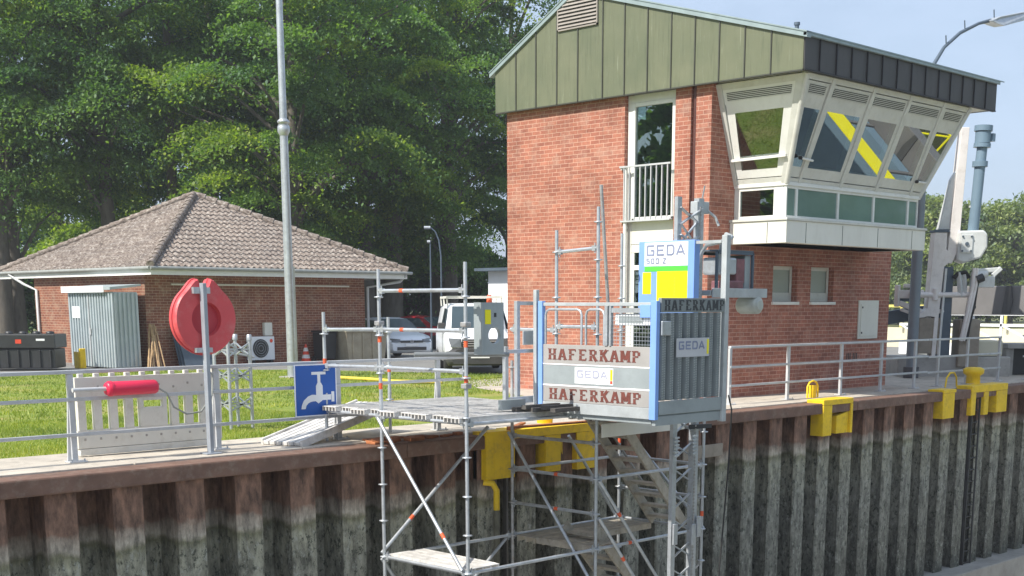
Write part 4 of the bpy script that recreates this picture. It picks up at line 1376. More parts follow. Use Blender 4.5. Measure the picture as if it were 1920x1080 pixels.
# gate side facing -X
for (a, b) in ((V0_, V0_ + .10), (V1_ - .08, V1_)):
    MB().box(U0_ - .03, U0_ + .04, a, b, .46, 1.95).build('gate_post', HBLUE, Hh, bevel=.006)
gm = MB()
a_, b_ = V0_ + .105, V1_ - .085
gm.box(U0_ - .012, U0_ + .02, a_, b_, 1.885, 1.93)
gm.build('top_rail', HPALE, Hh, bevel=.005)
board = lambda z0, z1, mat, nm, o_=.0: MB().box(U0_ - .012 - o_, U0_ + .015, a_, b_, z0, z1).build(nm, mat, Hh, bevel=.004)
bd1 = board(1.125, 1.375, HLET, 'lettered_board')
board(1.105, 1.122, SIGNW, 'board_edge', .006)
bd2 = board(.845, 1.102, HGREY, 'middle_board')
board(.82, .842, SIGNW, 'board_edge', .006)
bd3 = board(.61, .817, HLET, 'lettered_board')
board(.465, .607, HPALE, 'kick_board', .01)
ex, ez, nn_ = (0, -1, 0), (0, 0, 1), (-1, 0, 0)
cellw = .135
m_ = MB(); lettering(m_, 'HAFERKAMP', STENCIL, (U0_ - .0125, 12.60, 1.175), ex, ez, nn_, .156, .145, .030, .042, True); m_.build('lettering', LETR, bd1)
m_ = MB(); lettering(m_, 'HAFERKAMP', STENCIL, (U0_ - .0125, 12.58, .645), ex, ez, nn_, .156, .145, .030, .042, True); m_.build('lettering', LETR, bd3)
pl = MB().box(U0_ - .018, U0_ - .0125, 11.42, 12.10, .87, 1.085).build('name_plate', SIGNW, bd2)
m_ = MB(); lettering(m_, 'GEDA', PLAIN, (U0_ - .0185, 12.06, .955), ex, ez, nn_, .115, .09, .025, .020); m_.build('plate_lettering', LETP, bd2)
m_ = MB(); m_.box(U0_ - .020, U0_ - .0182, 11.43, 11.47, .93, 1.07); m_.build('plate_stripe', YELLOW_B, bd2)
MB().box(U0_ - .020, U0_ - .0182, 11.43, 11.47, .885, .925).build('plate_square', TRAFR, bd2)
MB().bar((U0_ - .01, V1_ + .05, .46), (U0_ - .01, V1_ + .05, 2.1), .06, .06).build('guide_post', HPALE, Hh, bevel=.005)
# open upper half: rounded tube frame and a mesh field
up = MB()
def loop(va, vb, z0, z1, r=.016, rad=.07):
    up.tube([(U0_, va, z0), (U0_, va, z1 - rad), (U0_, va - rad * .3, z1 - rad * .3), (U0_, va - rad, z1), (U0_, vb + rad, z1), (U0_, vb + rad * .3, z1 - rad * .3), (U0_, vb, z1 - rad), (U0_, vb, z0)], r, 8)
loop(12.66, 12.0, 1.38, 1.84); loop(11.92, 11.6, 1.38, 1.84)
up.build('guard_frame', STEEL, Hh)
gr_ = MB()
gr_.bar((U0_, 11.55, 1.376), (U0_, 11.55, 1.884), .05, .05); gr_.bar((U0_, 11.48, 1.376), (U0_, 11.48, 1.884), .03, .05)
gr_.bar((U0_, 11.47, 1.83), (U0_, 10.82, 1.83), .03, .06, up=(0, 0, 1))
gr_.build('guard_upright', STEEL, Hh)
me_ = MB()
for k in range(13):
    v = 11.44 - k * .048
    me_.tube([(U0_ + .01, v, 1.38), (U0_ + .01, v, 1.79)], .003, 4)
for k in range(8):
    me_.tube([(U0_ + .01, 11.46, 1.40 + k * .05), (U0_ + .01, 10.83, 1.40 + k * .05)], .003, 4)
me_.build('mesh_infill', STEEL, Hh)
MB().box(U0_ + .016, U0_ + .022, 10.84, 11.42, 1.64, 1.79).box(U0_ + .012, U0_ + .015, 10.95, 11.36, 1.67, 1.76, 1).build('notice_plate', [SIGNW, HGREY], Hh)
MB().box(U0_ - .02, U0_ + .02, 10.81, 10.98, 1.74, 1.90).build('blue_hinge_plate', HBLUE, Hh, bevel=.005)
# side facing the lock: corrugated perforated sheet
sd_ = MB()
Yp = V0_
n = 8
wR = (U1_ - U0_ - .12) / n
for k in range(n):
    x_ = U0_ + .07 + k * wR
    prof_ = [(x_, Yp + .05), (x_ + wR * .12, Yp), (x_ + wR * .55, Yp), (x_ + wR * .67, Yp + .05), (x_ + wR, Yp + .05)]
    for (xa, ya), (xb, yb) in zip(prof_[:-1], prof_[1:]):
        sd_.add([(xa, ya, .70), (xb, yb, .70), (xb, yb, 1.80), (xa, ya, 1.80)], [(0, 1, 2, 3)])
    for j in range(34):                                   # punched teats, two per rib
        z_ = .72 + j * .031
        for q_ in (.26, .50):
            xx = x_ + wR * q_
            sd_.box(xx - .018, xx + .004, Yp - .006, Yp - .001, z_ + .006 * (q_ > .4), z_ + .014 + .006 * (q_ > .4), 1)
sp_ = sd_.build('corrugated_side', [M('grey_corrugated_sheet', (0.235, 0.262, 0.268), 0.5, .25, .12, 3), M('pale_punched_rim', (0.36, 0.39, 0.39), .5, .2)], Hh)
MB().box(U0_ + .06, U1_ - .04, Yp + .01, Yp + .05, .52, .69).build('side_kick_plate', HGREY, Hh, bevel=.004)
MB().box(U0_ + .06, U1_ - .04, Yp - .004, Yp + .05, 1.805, 1.985).build('side_header', M('grey_header', (0.22, 0.245, 0.25), .5, .2, .1, 3), Hh, bevel=.004)
m_ = MB(); lettering(m_, 'HAFERKAMP', STENCIL, (U0_ + .12, Yp - .0045, 1.83), (1, 0, 0), (0, 0, 1), (0, -1, 0), .118, .13, .024, .030, True); m_.build('side_lettering', LETK, Hh)
pl = MB().box(13.42, 14.10, Yp - .012, Yp - .002, 1.24, 1.48).build('side_name_plate', M('grey_white_plate', (0.52, 0.53, 0.55), .5, 0, .05), Hh)
m_ = MB(); lettering(m_, 'GEDA', PLAIN, (13.46, Yp - .0125, 1.34), (1, 0, 0), (0, 0, 1), (0, -1, 0), .115, .095, .025, .02); m_.build('plate_lettering', LETB, pl)
MB().box(14.05, 14.09, Yp - .0145, Yp - .0122, 1.27, 1.46).build('plate_stripe', YELLOW_B, pl)
MB().box(13.10, 13.28, Yp - .03, Yp - .003, 1.52, 1.70).build('corner_latch', STEEL, Hh, bevel=.01)
MB().bar((U1_ + .0, V0_ + .03, .36), (U1_ + .0, V0_ + .03, 2.80), .085, .085).build('corner_post', HPALE, Hh, bevel=.006)
MB().bar((U1_ - .02, V0_ + .08, 2.72), (U1_ - .02, 11.3, 2.72), .04, .04).bar((U1_, V0_ + .08, 1.9), (U1_, V1_, 1.9), .04, .04).bar((U1_, V1_ - .03, .5), (U1_, V1_ - .03, 1.9), .06, .06).build('cage_rail', HPALE, Hh)
MB().tube([(14.9, 11.55, 2.40), (14.9, 11.45, 2.62), (14.8, 11.3, 2.70), (14.6, 10.95, 2.72), (14.48, 10.8, 2.70)], .026, 8).build('cable_conduit', STEEL, Hh)
# mast: four chords with X lacing
mU0, mU1, mV0, mV1 = 14.56, 15.02, 11.62, 11.86
ms = MB()
ZTOP = 3.34
for (u, v, rr) in ((mU0, mV0, .06), (mU1, mV0, .085)):
    ms.bar((u, v, -5.6), (u, v, ZTOP), rr, rr + .03)
for v in (mV0,):
    z_ = -5.3
    while z_ < ZTOP - .3:
        st = .36 if z_ < .3 else .55
        g0 = .05 if z_ < .3 else .1
        ms.bar((mU0, v, z_ + .02), (mU1, v, z_ + st - g0 - .06), .016, .034, up=(0, 1, 0)); ms.bar((mU0, v + .012, z_ + st - g0 - .06), (mU1, v + .012, z_ + .02), .016, .034, up=(0, 1, 0))
        z_ += st
ms.bar((mU0, mV0 - .05, 2.98), (mU1, mV0 - .05, 3.2), .016, .05, up=(0, 1, 0)); ms.bar((mU0, mV0 - .035, 3.2), (mU1, mV0 - .035, 2.98), .016, .05, up=(0, 1, 0))
ms.bar((mU0, mV0 - .05, 2.84), (mU0 + .2, mV0 - .05, 2.76), .016, .05, up=(0, 1, 0)); ms.bar((mU1, mV0 - .05, 2.84), (mU0 + .2, mV0 - .05, 2.76), .016, .05, up=(0, 1, 0))
ms.build('mast', STEEL, Hh)
rk = MB().box(mU1 - .055, mU1 - .04, mV0 - .066, mV0 - .06, -5.45, 3.2)
z_ = -5.4
while z_ < 3.2:
    rk.box(mU1 - .06, mU1 - .035, mV0 - .075, mV0 - .06, z_, z_ + .025)
    z_ += .05
rk.build('gear_rack', STEEL_OLD, Hh)
for (u, v) in ((mU0 - .02, mV0 - .06), (mU1 - .09, mV0 - .07)):
    sg = MB()
    for k in range(6):
        sg.box(u - .05, u + .05, v - .03, v, -.19 + k * .05, -.165 + k * .05)
    sg.box(u - .02, u + .02, v - .02, v - .004, -.2, .08)
    sg.build('buffer_spring', HPALE, Hh, bevel=.004)
for (u, z_) in ((mU0 - .02, -1.45), (mU1 - .06, -1.5), (mU1 + .06, -1.4)):
    MB().box(u - .04, u + .05, mV0 - .09, mV0 - .06, z_, z_ + .3).build('mast_bracket', STEEL, Hh, bevel=.006)
MB().box(14.93, 15.2, 11.58, 11.70, 3.14, 3.30).tube([(15.0, 11.55, 3.34), (14.98, 11.5, 3.5)], .012, 6).tube([(15.15, 11.6, 3.2), (15.3, 11.55, 3.1), (15.32, 11.5, 2.98)], .02, 6).build('limit_switch', HPALE, Hh, bevel=.01)
MB().bar((14.9, 11.6, .2), (15.25, 11.5, .2), .06, .06).build('guide_roller', BLACK, Hh)
# control panel facing -X
cp = MB().box(14.40, 14.52, 11.20, 12.17, 1.78, 2.755).build('control_panel', HBLUE, Hh, bevel=.006)
PA, PB, ZA, ZB = 12.17, 11.20, 1.90, 2.755
def prect(f0, f1, g0, g1, nm, mat, o_=.003):
    return MB().box(14.40 - o_, 14.3995, PA + (PB - PA) * f1, PA + (PB - PA) * f0, ZB + (ZA - ZB) * g1, ZB + (ZA - ZB) * g0).build(nm, mat, cp)
prect(.11, .89, .02, .39, 'white_field', SIGNW)
prect(.11, .89, .395, .475, 'green_stripe', GREEN_B)
prect(.08, .235, .485, .83, 'yellow_field', YELLOW_B)
prect(.34, .89, .475, .97, 'yellow_field', YELLOW_B)
m_ = MB(); lettering(m_, 'GEDA', PLAIN, (14.3965, 12.03, 2.565), ex, ez, nn_, .145, .135, .03, .024); m_.build('panel_lettering', LETB, cp)
m_ = MB(); lettering(m_, '500 Z', PLAIN, (14.3965, 12.03, 2.455), ex, ez, nn_, .062, .07, .02, .014); m_.build('panel_lettering', LETB, cp)
m_ = MB()
for k in range(6):
    m_.box(14.3955, 14.3968, 11.52, 11.535, 2.02 + k * .045, 2.045 + k * .045)
m_.build('panel_marks', M('olive_print', (0.45, 0.38, 0.02), .6), cp)
# drive platform with engine
MB().box(15.1, 16.45, 11.45, 12.05, 2.03, 2.10).box(15.12, 16.43, 11.42, 11.44, 2.0, 2.13).build('drive_platform', HPALE, Hh, bevel=.006)
MB().lathe([(.0, 11.40), (.10, 11.405), (.128, 11.43), (.128, 11.72), (.11, 11.75), (.0, 11.76)], (16.22, 0, 1.895), 20, axis='y').lathe([(.07, 11.385), (.085, 11.40)], (16.22, 0, 1.895), 18, axis='y').build('drive_motor', M('grey_green_motor_paint', (0.45, 0.47, 0.43), .5, .1), Hh)
MB().box(15.42, 15.78, 11.5, 11.85, 2.32, 2.56).build('gear_housing', STEEL, Hh, bevel=.03)
MB().box(15.80, 16.0, 11.52, 11.8, 2.2, 2.55).box(15.5, 15.95, 11.5, 11.75, 2.10, 2.24).build('red_gear_cover', M('dull_red_part', (0.22, 0.09, 0.10), .5, 0, .3, 8), Hh, bevel=.02)
fr_ = MB()
for (u, v) in ((15.30, 11.5), (16.15, 11.5), (15.30, 11.95), (16.15, 11.95)):
    fr_.bar((u, v, 2.1), (u, v, 2.63), .035, .035)
fr_.bar((15.30, 11.5, 2.62), (16.15, 11.5, 2.62), .035, .035); fr_.bar((15.30, 11.95, 2.62), (16.15, 11.95, 2.62), .035, .035)
fr_.box(15.3, 16.15, 11.48, 11.97, 2.64, 2.66)
fr_.build('engine_frame', SLATE, Hh)
MB().tube([(15.45, 11.55, 2.55), (15.40, 11.5, 2.75), (15.30, 11.35, 2.86), (14.95, 11.0, 2.80), (14.55, 10.78, 2.74)], .03, 10).build('air_hose', HPALE, Hh)
MB().box(16.0, 16.14, 11.52, 11.9, 2.12, 2.6).build('end_cover', HGREY, Hh, bevel=.02)
MB().tube([(14.6, 10.72, .7), (14.72, 10.75, .5), (14.75, 10.8, -.3), (14.76, 11.0, -3.0), (14.78, 11.2, -5.6)], .012, 6).build('trailing_cable', BLACKR, Hh)

# ------------------------------------------------------------------ yellow mooring irons let into the wall
YF_ = 14.33
t = thing('mooring_frame', 'wide yellow steel mooring frame with bollard under the hoist, left half of the wall', 'mooring frame', (14.7, 14.4, -.7), group='yellow mooring irons in the lock wall')
m_ = MB()
m_.box(13.50, 14.10, YF_, YF_ + .3, -.69, .03); m_.box(13.66, 13.67, YF_ - .004, YF_, -.69, -.05)
m_.box(14.104, 15.95, YF_ + .002, YF_ + .42, -.10, .03)
m_.box(14.78, 15.12, YF_, YF_ + .3, -.68, -.105)
m_.box(15.5, 15.93, YF_ + .003, YF_ + .3, -.70, -.105)
m_.prism([(15.124, YF_ + .02, -.105), (15.496, YF_ + .24, -.105), (15.496, YF_ + .24, -.66), (15.124, YF_ + .02, -.30)], (0, .03, 0))
m_.build('frame_plate', YELLOW, t, bevel=.012)
MB().lathe([(.13, -.0), (.13, .12), (.2, .17), (.2, .22), (.12, .26), (.0, .27)], (15.3, 14.86, .03), 20).build('bollard', YELLOW, t)
MB().bar((13.85, 14.2, .09), (15.85, 13.95, .10), .12, .03).bar((13.9, 14.25, .06), (14.65, 14.7, .08), .08, .03).build('loose_angle_iron', RUST_O, t)
m_ = MB()
for k in range(16):
    m_.tube([(14.2, 14.62, -.35 - .3 * k), (14.74, 14.62, -.35 - .3 * k)], .014, 8)
for x_ in (14.18, 14.76):
    m_.box(x_ - .02, x_ + .02, 14.58, 14.66, -5.2, -.11)
m_.build('ladder', M('dark_ladder_steel', (0.16, 0.15, 0.14), .6, .2), t)
MB().tube([(13.50, 14.40, -.72), (13.60, 14.30, -.74), (13.66, 14.28, -.85), (13.66, 14.28, -1.15)], .05, 10).build('hand_hoop', YELLOW, t)
MB().tube([(13.66, 14.28, -1.15), (13.66, 14.28, -5.5)], .05, 10).build('drain_pipe', M('mossy_pipe', (0.13, 0.125, 0.09), .8, 0, .3, 6), t)

t = thing('mooring_frame', 'yellow steel mooring niche with a hoop below the tower wall', 'mooring frame', (23.2, 14.4, -.7), group='yellow mooring irons in the lock wall')
m_ = MB()
m_.box(22.68, 23.78, YF_, YF_ + .4, -.06, .05); m_.box(22.68, 23.0, YF_, YF_ + .3, -.67, -.064); m_.box(23.70, 23.78, YF_, YF_ + .3, -.66, -.064)
m_.box(23.004, 23.696, YF_ + .22, YF_ + .26, -.66, -.064)
m_.prism([(23.004, YF_ + .01, -.064), (23.35, YF_ + .21, -.064), (23.004, YF_ + .21, -.064)], (0, 0, -.1))
m_.prism([(23.25, YF_ + .05, -.30), (23.69, YF_ + .05, -.22), (23.69, YF_ + .05, -.655), (23.25, YF_ + .05, -.655)], (0, .16, 0))
m_.build('frame_plate', YELLOW, t, bevel=.012)
m_ = MB()
m_.tube([(22.95, 14.9, .05), (22.95, 14.9, .28), (23.02, 14.9, .36), (23.14, 14.9, .39), (23.26, 14.9, .36), (23.33, 14.9, .28), (23.33, 14.9, .05)], .02, 8)
m_.box(23.08, 23.2, 14.85, 14.95, .05, .3)
m_.build('hand_hoop', YELLOW, t)
t = thing('mooring_frame', 'single narrow yellow plate on the lock wall near the right edge', 'mooring frame', (27.9, 14.4, -.6), group='yellow mooring irons in the lock wall')
m_ = MB()
m_.box(27.58, 28.16, YF_, YF_ + .4, -.05, .03); m_.box(27.58, 28.10, YF_, YF_ + .25, -.62, -.054)
m_.build('frame_plate', YELLOW, t, bevel=.012)
m_ = MB(); m_.tube([(28.9, 15.0, .0), (28.95, 15.0, .22), (29.1, 15.0, .33), (29.3, 15.0, .33), (29.42, 15.0, .22), (29.46, 15.0, .0)], .022, 8); m_.build('hand_hoop', YELLOW, t)
t = thing('mooring_frame', 'yellow steel frame with mushroom bollard and ladder at the far right of the wall', 'mooring frame', (29.8, 14.4, -.6), group='yellow mooring irons in the lock wall')
m_ = MB()
m_.box(28.92, 30.75, YF_, YF_ + .4, -.1, .06); m_.box(28.92, 29.14, YF_, YF_ + .3, -.62, -.104); m_.box(29.56, 29.78, YF_, YF_ + .3, -.64, -.104)
m_.box(30.2, 30.74, YF_, YF_ + .3, -.62, -.104)
m_.build('frame_plate', YELLOW, t, bevel=.012)
MB().lathe([(.17, .0), (.16, .18), (.24, .24), (.25, .33), (.17, .38), (.0, .39)], (29.95, 14.84, .06), 20).build('bollard', YELLOW, t)
m_ = MB()
for k in range(17):
    m_.tube([(29.16, 14.46, -.25 - .28 * k), (29.54, 14.46, -.25 - .28 * k)], .018, 8)
for x_ in (29.16, 29.54):
    m_.box(x_ - .02, x_ + .02, 14.41, 14.52, -5.2, -.11)
m_.build('ladder', M('black_ladder_steel', (0.05, 0.05, 0.05), .6, .2), t)
t = thing('wall_plate', 'pale grey plate bolted to the lock wall right of the scaffold', 'plate', (18.9, 14.4, -.8))
MB().box(18.35, 19.5, 14.41, 14.44, -.80, -.57).build('plate', PIER_M, t, bevel=.006)

# ------------------------------------------------------------------ things on the lawn and by the house
t = thing('light_mast', 'tall slim galvanised light mast with a collar in front of the brick house', 'light mast', (20.85, 29.7, 0))
MB().tube([(20.85, 29.7, 0), (20.85, 29.7, 1.5), (20.85, 29.7, 6.3)], [.125, .12, .105], 12).tube([(20.85, 29.7, 6.55), (20.85, 29.7, 16)], [.095, .06], 12).build('shaft', STEEL, t)
MB().lathe([(.11, 6.2), (.16, 6.3), (.16, 6.42), (.12, 6.5), (.16, 6.52), (.16, 6.56), (.10, 6.62)], (20.85, 29.7, 0), 16).build('collar', STEEL, t)
MB().box(20.93, 20.99, 29.62, 29.68, 0.02, 2.9).build('cable_cover', RAILP, t)
MB().box(20.6, 21.1, 29.45, 29.95, -.02, .02).build('base_plate', CONC_W, t)
MB().box(20.4, 21.3, 29.64, 29.76, 15.9, 16.05).build('lamp_head', STEEL, t, bevel=.02)

t = thing('aluminium_truss', 'short upright aluminium lattice truss standing on the lawn by the life ring', 'truss', (11.45, 17.85, 0))
m_ = MB()
L4 = [(11.27, 17.72), (11.66, 17.72), (11.27, 18.12), (11.66, 18.12)]
for (u, v) in L4:
    m_.tube([(u, v, 0), (u, v, 1.42)], .028, 10)
    m_.lathe([(.04, 1.36), (.04, 1.44), (.03, 1.45)], (u, v, 0), 10)
for z_ in (.28, .72, 1.12):
    for i, j in ((0, 1), (0, 2), (1, 3), (2, 3)):
        m_.bar((L4[i][0], L4[i][1], z_), (L4[j][0], L4[j][1], z_ + .2), .02, .02); m_.bar((L4[i][0], L4[i][1], z_ + .2), (L4[j][0], L4[j][1], z_), .02, .02)
        m_.bar((L4[i][0], L4[i][1], z_ + .1), (L4[j][0], L4[j][1], z_ + .1), .02, .02)
m_.build('lattice', STEEL, t)

t = thing('tool_shed', 'grey corrugated metal tool shed against the left wall of the brick house', 'shed', (20.2, 38.7, 0))
m_ = MB()
x0, x1, y0, y1 = 19.75, 20.62, 37.2, 40.15
m_.box(x0 + .04, x1 - .04, y0 + .04, y1 - .04, .02, 2.28)
k = 0
y_ = y0 + .02
while y_ < y1 - .1:
    m_.box(x0, x0 + .04, y_, y_ + .09, .05, 2.24); y_ += .17
x_ = x0 + .06
while x_ < x1 - .05:
    m_.box(x_, x_ + .07, y0, y0 + .04, .05, 2.24); x_ += .14
m_.build('sheet_wall', SHEDF, t)
MB().prism([(x0 - .1, y0 - .06, 2.34), (x1 + .06, y0 - .06, 2.46), (x1 + .06, y0 - .06, 2.52), (x0 - .1, y0 - .06, 2.42)], (0, y1 - y0 + .12, 0)).build('shed_roof', SHEDF, t)
MB().box(x0 - .12, x0 - .102, y0 + .3, y1 + .08, 2.27, 2.46).build('roof_edge', SIGNW, t)
MB().box(x0 - .006, x0 + .002, 39.3, 39.8, 1.5, 1.85).build('notice', SIGNW, t)
MB().box(x0 - .02, x0, 38.7, 38.73, .1, 2.2).box(x0 - .04, x0 - .021, 38.62, 38.68, 1.0, 1.2).build('door_edge', RAILP, t)

t = thing('fuel_tank', 'black ribbed plastic fuel tank left of the tool shed', 'tank', (17.7, 38.9, 0), rz=R(-42))
m_ = MB()
m_.box(-1.05, 1.05, -.55, .55, .05, .62); m_.box(-1.1, 1.1, -.6, .6, .64, 1.05)
for k in range(7):
    x_ = -.95 + k * .31
    m_.box(x_, x_ + .05, -.60, -.551, .08, .6)
m_.build('tank_body', BLACK, t, bevel=.04)
m_ = MB()
for k in range(5):
    m_.lathe([(.12, 1.05), (.12, 1.11), (.05, 1.13)], (-.8 + k * .4, 0, 0), 12)
m_.build('filler_cap', BLACK, t)
MB().box(-.05, .12, -.607, -.601, .78, .9).build('red_sticker', TRAFR, t); MB().box(.55, .8, -.607, -.601, .86, .92).build('white_sticker', SIGNW, t)
t = thing('yellow_frame', 'small yellow steel frame between the black tank and the shed', 'frame', (19.0, 38.3, 0))
MB().box(19.1, 19.3, 38.2, 38.26, 0, .6).box(19.1, 19.15, 38.261, 38.6, 0, .5).build('frame', YELLOW, t, bevel=.02)

rnd = random.Random(2)
t = thing('stake_bundle', 'bundle of rough wooden stakes leaning by the shed corner', 'wooden stakes', (20.9, 37.0, 0))
m_ = MB()
for k in range(22):
    bx, by = 20.55 + rnd.uniform(0, .55), 36.75 + rnd.uniform(-.1, .2)
    tx, ty = 21.05 + rnd.uniform(-.12, .15), 37.2 + rnd.uniform(-.05, .2)
    m_.tube([(bx, by, 0), (tx, ty, rnd.uniform(1.0, 1.35))], .022, 6)
m_.build('stakes', WOOD, t)
t = thing('panel_stack', 'blue grey boards leaning on the house wall behind the life ring', 'boards', (22.1, 37.2, 0))
for k in range(3):
    MB().prism([(21.75 + .05 * k, 36.95 - .1 * k, .02), (22.75 + .05 * k, 36.95 - .1 * k, .02), (22.75 + .05 * k, 37.35 - .1 * k, 1.25 - .15 * k), (21.75 + .05 * k, 37.35 - .1 * k, 1.25 - .15 * k)], (0, .03, 0)).build('board', SLATE, t)
MB().tube([(21.7, 36.6, .75), (24.3, 36.7, .25)], .04, 8).build('pale_pole', CREAM, t)
t = thing('heat_pump', 'white outdoor air conditioner unit with black fan on the house wall', 'air conditioner', (24.95, 37.3, 0))
MB().box(24.5, 25.4, 37.12, 37.42, .12, .88).build('case', CARW, t, bevel=.015)
MB().lathe([(.30, 37.10), (.30, 37.115), (.29, 37.118)], (24.85, 0, .5), 24, axis='y').build('fan', BLACK, t)
m_ = MB()
for r0 in (.09, .17, .25):
    m_.tube([(24.85 + r0 * cos(2 * pi * k / 20), 37.09, .5 + r0 * sin(2 * pi * k / 20)) for k in range(21)], .006, 4)
m_.build('fan_grille', STEEL, t)
MB().lathe([(.06, 37.112), (.06, 37.118)], (25.27, 0, .74), 14, axis='y').build('red_badge', TRAFR, t)
MB().box(24.55, 24.65, 37.15, 37.4, 0, .118).box(25.25, 25.35, 37.15, 37.4, 0, .118).build('foot', BLACK, t)
t = thing('wall_box', 'small white wall box on the house above the air conditioner', 'box', (25.35, 37.45, .9))
MB().box(25.2, 25.5, 37.36, 37.495, .9, 1.32).build('box_body', CREAM, t, bevel=.01)
t = thing('traffic_cone', 'red and white traffic cone by the house wall right of the mast', 'traffic cone', (26.7, 37.2, 0))
m_ = MB()
zs_ = [(.17, .03, 0), (.145, .13, 1), (.115, .25, 0), (.09, .36, 1), (.06, .48, 0), (.025, .60, 0)]
for (a, b) in zip(zs_[:-1], zs_[1:]):
    m_.lathe([(a[0], a[1]), (b[0], b[1])], (26.7, 37.2, 0), 16, m=a[2])
m_.build('cone_body', [TRAFR, TRAFW], t)
MB().box(26.48, 26.92, 36.98, 37.42, 0, .03).build('cone_base', TRAFW, t, bevel=.01)
t = thing('wheelie_bin', 'dark grey wheelie bin beside the sandy container', 'bin', (27.25, 36.9, 0))
MB().prism([(27.0, 36.6, .1), (27.5, 36.6, .1), (27.57, 36.6, .98), (26.95, 36.6, .98)], (0, .55, 0)).build('bin_body', BLACK, t, bevel=.02)
MB().box(26.93, 27.59, 36.55, 37.2, .985, 1.05).build('lid', BLACK, t, bevel=.02)
m_ = MB()
for y_ in (36.7, 37.1):
    m_.lathe([(.0, 26.95), (.1, 26.95), (.1, 26.99), (.0, 26.99)], (0, y_, .1), 12, axis='x')
m_.build('wheel', BLACKR, t)
t = thing('grit_container', 'sandy brown steel container with pale patches near the white car', 'container', (28.6, 36.7, 0))
m_ = MB()
m_.prism([(27.75, 36.2, .05), (29.3, 36.2, .05), (29.42, 36.2, .98), (27.65, 36.2, .98)], (0, .9, 0))
for k in range(4):
    m_.box(27.9 + k * .42, 27.96 + k * .42, 36.16, 36.198, .08, .95)
m_.build('container_body', SKIPM, t)
MB().box(27.62, 29.46, 36.15, 37.15, .985, 1.05).build('rim', SKIPM, t, bevel=.01)
t = thing('garden_hose', 'yellow hose lying on the lawn behind the scaffold', 'hose', (21.0, 27, 0))
MB().tube([(21.3, 28.6, .03), (21.1, 27.6, .04), (21.25, 26.6, .035), (21.0, 25.6, .04), (21.7, 24.6, .035)], .045, 8).build('hose', HOSEY, t)
t = thing('toilet_cabin', 'blue plastic cabin cut by the left edge of the photo', 'cabin', (16.55, 41.0, 0))
MB().box(15.6, 16.75, 40.4, 41.6, .05, 2.2).box(15.55, 15.6, 40.5, 41.5, .1, 2.0).build('cabin_body', TARP, t, bevel=.04)
MB().prism([(15.55, 40.35, 2.2), (16.8, 40.35, 2.2), (16.2, 40.35, 2.45)], (0, 1.3, 0)).build('cabin_roof', SIGNW, t)
# ------------------------------------------------------------------ vehicles (local axes: +X forward, +Y left)
def loft(mb, st, m=0):
    """st: (x, z_bottom, z_shoulder, z_top, w_bottom, w_shoulder, w_top) half widths"""
    rings = []
    for (x, zb, zs, zt, wb, ws, wt) in st:
        h = [(0, zb), (wb, zb), (ws, zb + (zs - zb) * .35), (ws, zs - .02), (ws - .03, zs + .02), (wt + .02, zt - .09), (wt - .08, zt - .01), (0, zt)]
        full = h + [(-y, z) for y, z in reversed(h[1:-1])]
        rings.append([(x, y, z) for y, z in full])
    n = len(rings[0])
    vs = [p for r in rings for p in r]
    fs_ = []
    for i in range(len(rings) - 1):
        for k in range(n):
            k2 = (k + 1) % n
            fs_.append((i * n + k, i * n + k2, (i + 1) * n + k2, (i + 1) * n + k))
    mb.add(vs, fs_, m, True)
    mb.add(rings[0], [tuple(reversed(range(n)))], m)
    mb.add(rings[-1], [tuple(range(n))], m)
    return mb

def wheel(parent, x, y, r=.33, w=.22):
    s_ = 1 if y > 0 else -1
    tm = MB().lathe([(r - .1, y - w / 2), (r - .02, y - w / 2), (r, y - w / 2 + .04), (r, y + w / 2 - .04), (r - .02, y + w / 2), (r - .1, y + w / 2)], (x, 0, r), 24, axis='y')
    wo_ = tm.build('wheel', BLACKR, parent)
    MB().lathe([(r - .11, y + s_ * .08), (r - .10, y + s_ * w / 2), (.06, y + s_ * (w / 2 - .03)), (.0, y + s_ * (w / 2 - .02))], (x, 0, r), 18, axis='y').build('rim', STEEL, wo_)

vd = R(-128)
t = thing('van', 'white van with a roof rack seen from the front beside the tower', 'van', (25.65 - 2.1 * cos(vd), 27.5 - 2.1 * sin(vd), -.018), rz=vd)
b = MB()
loft(b, [(-2.45, .35, 1.1, 1.15, .85, .93, .9), (-2.4, .28, 1.15, 1.9, .88, .95, .78), (-.6, .28, 1.15, 1.97, .88, .95, .80), (.75, .28, 1.15, 1.95, .88, .95, .78), (1.0, .28, 1.14, 1.86, .88, .95, .76), (1.62, .28, 1.08, 1.28, .88, .95, .80), (1.7, .28, 1.06, 1.18, .88, .95, .84), (2.2, .28, .96, 1.06, .87, .93, .80), (2.36, .32, .85, .95, .84, .88, .74), (2.42, .40, .75, .85, .78, .80, .66)])
body = b.build('body', CARW, t)
w_ = MB()
w_.prism([(1.615, -.74, 1.26), (1.615, .74, 1.26), (1.02, .67, 1.86), (1.02, -.67, 1.86)], (.02, 0, .02))
w_.build('windscreen', CARGL, t)
for s_ in (1, -1):
    MB().prism([(1.45, s_ * .925, 1.22), (.98, s_ * .80, 1.80), (.1, s_ * .81, 1.83), (.1, s_ * .94, 1.22)], (0, s_ * .015, 0)).build('side_window', CARGL, t)
    m_ = MB(); m_.prism([(2.43, s_ * .80, .76), (2.47, s_ * .50, .76), (2.45, s_ * .52, .99), (2.33, s_ * .86, 1.01)], (.05, s_ * .02, 0)); m_.build('headlight', HLAMP, t)
    MB().box(1.25, 1.38, s_ * 1.0 - .10, s_ * 1.0 + .10, 1.16, 1.42).build('mirror', BUMPER, t, bevel=.03)
    MB().lathe([(.05, 2.44), (.045, 2.47)], (0, s_ * .62, .44), 12, axis='x').build('fog_light', CHROME, t)
gr_ = MB()
for k in range(3):
    gr_.box(2.455, 2.475, -.48, .48, .785 + k * .065, .805 + k * .065)
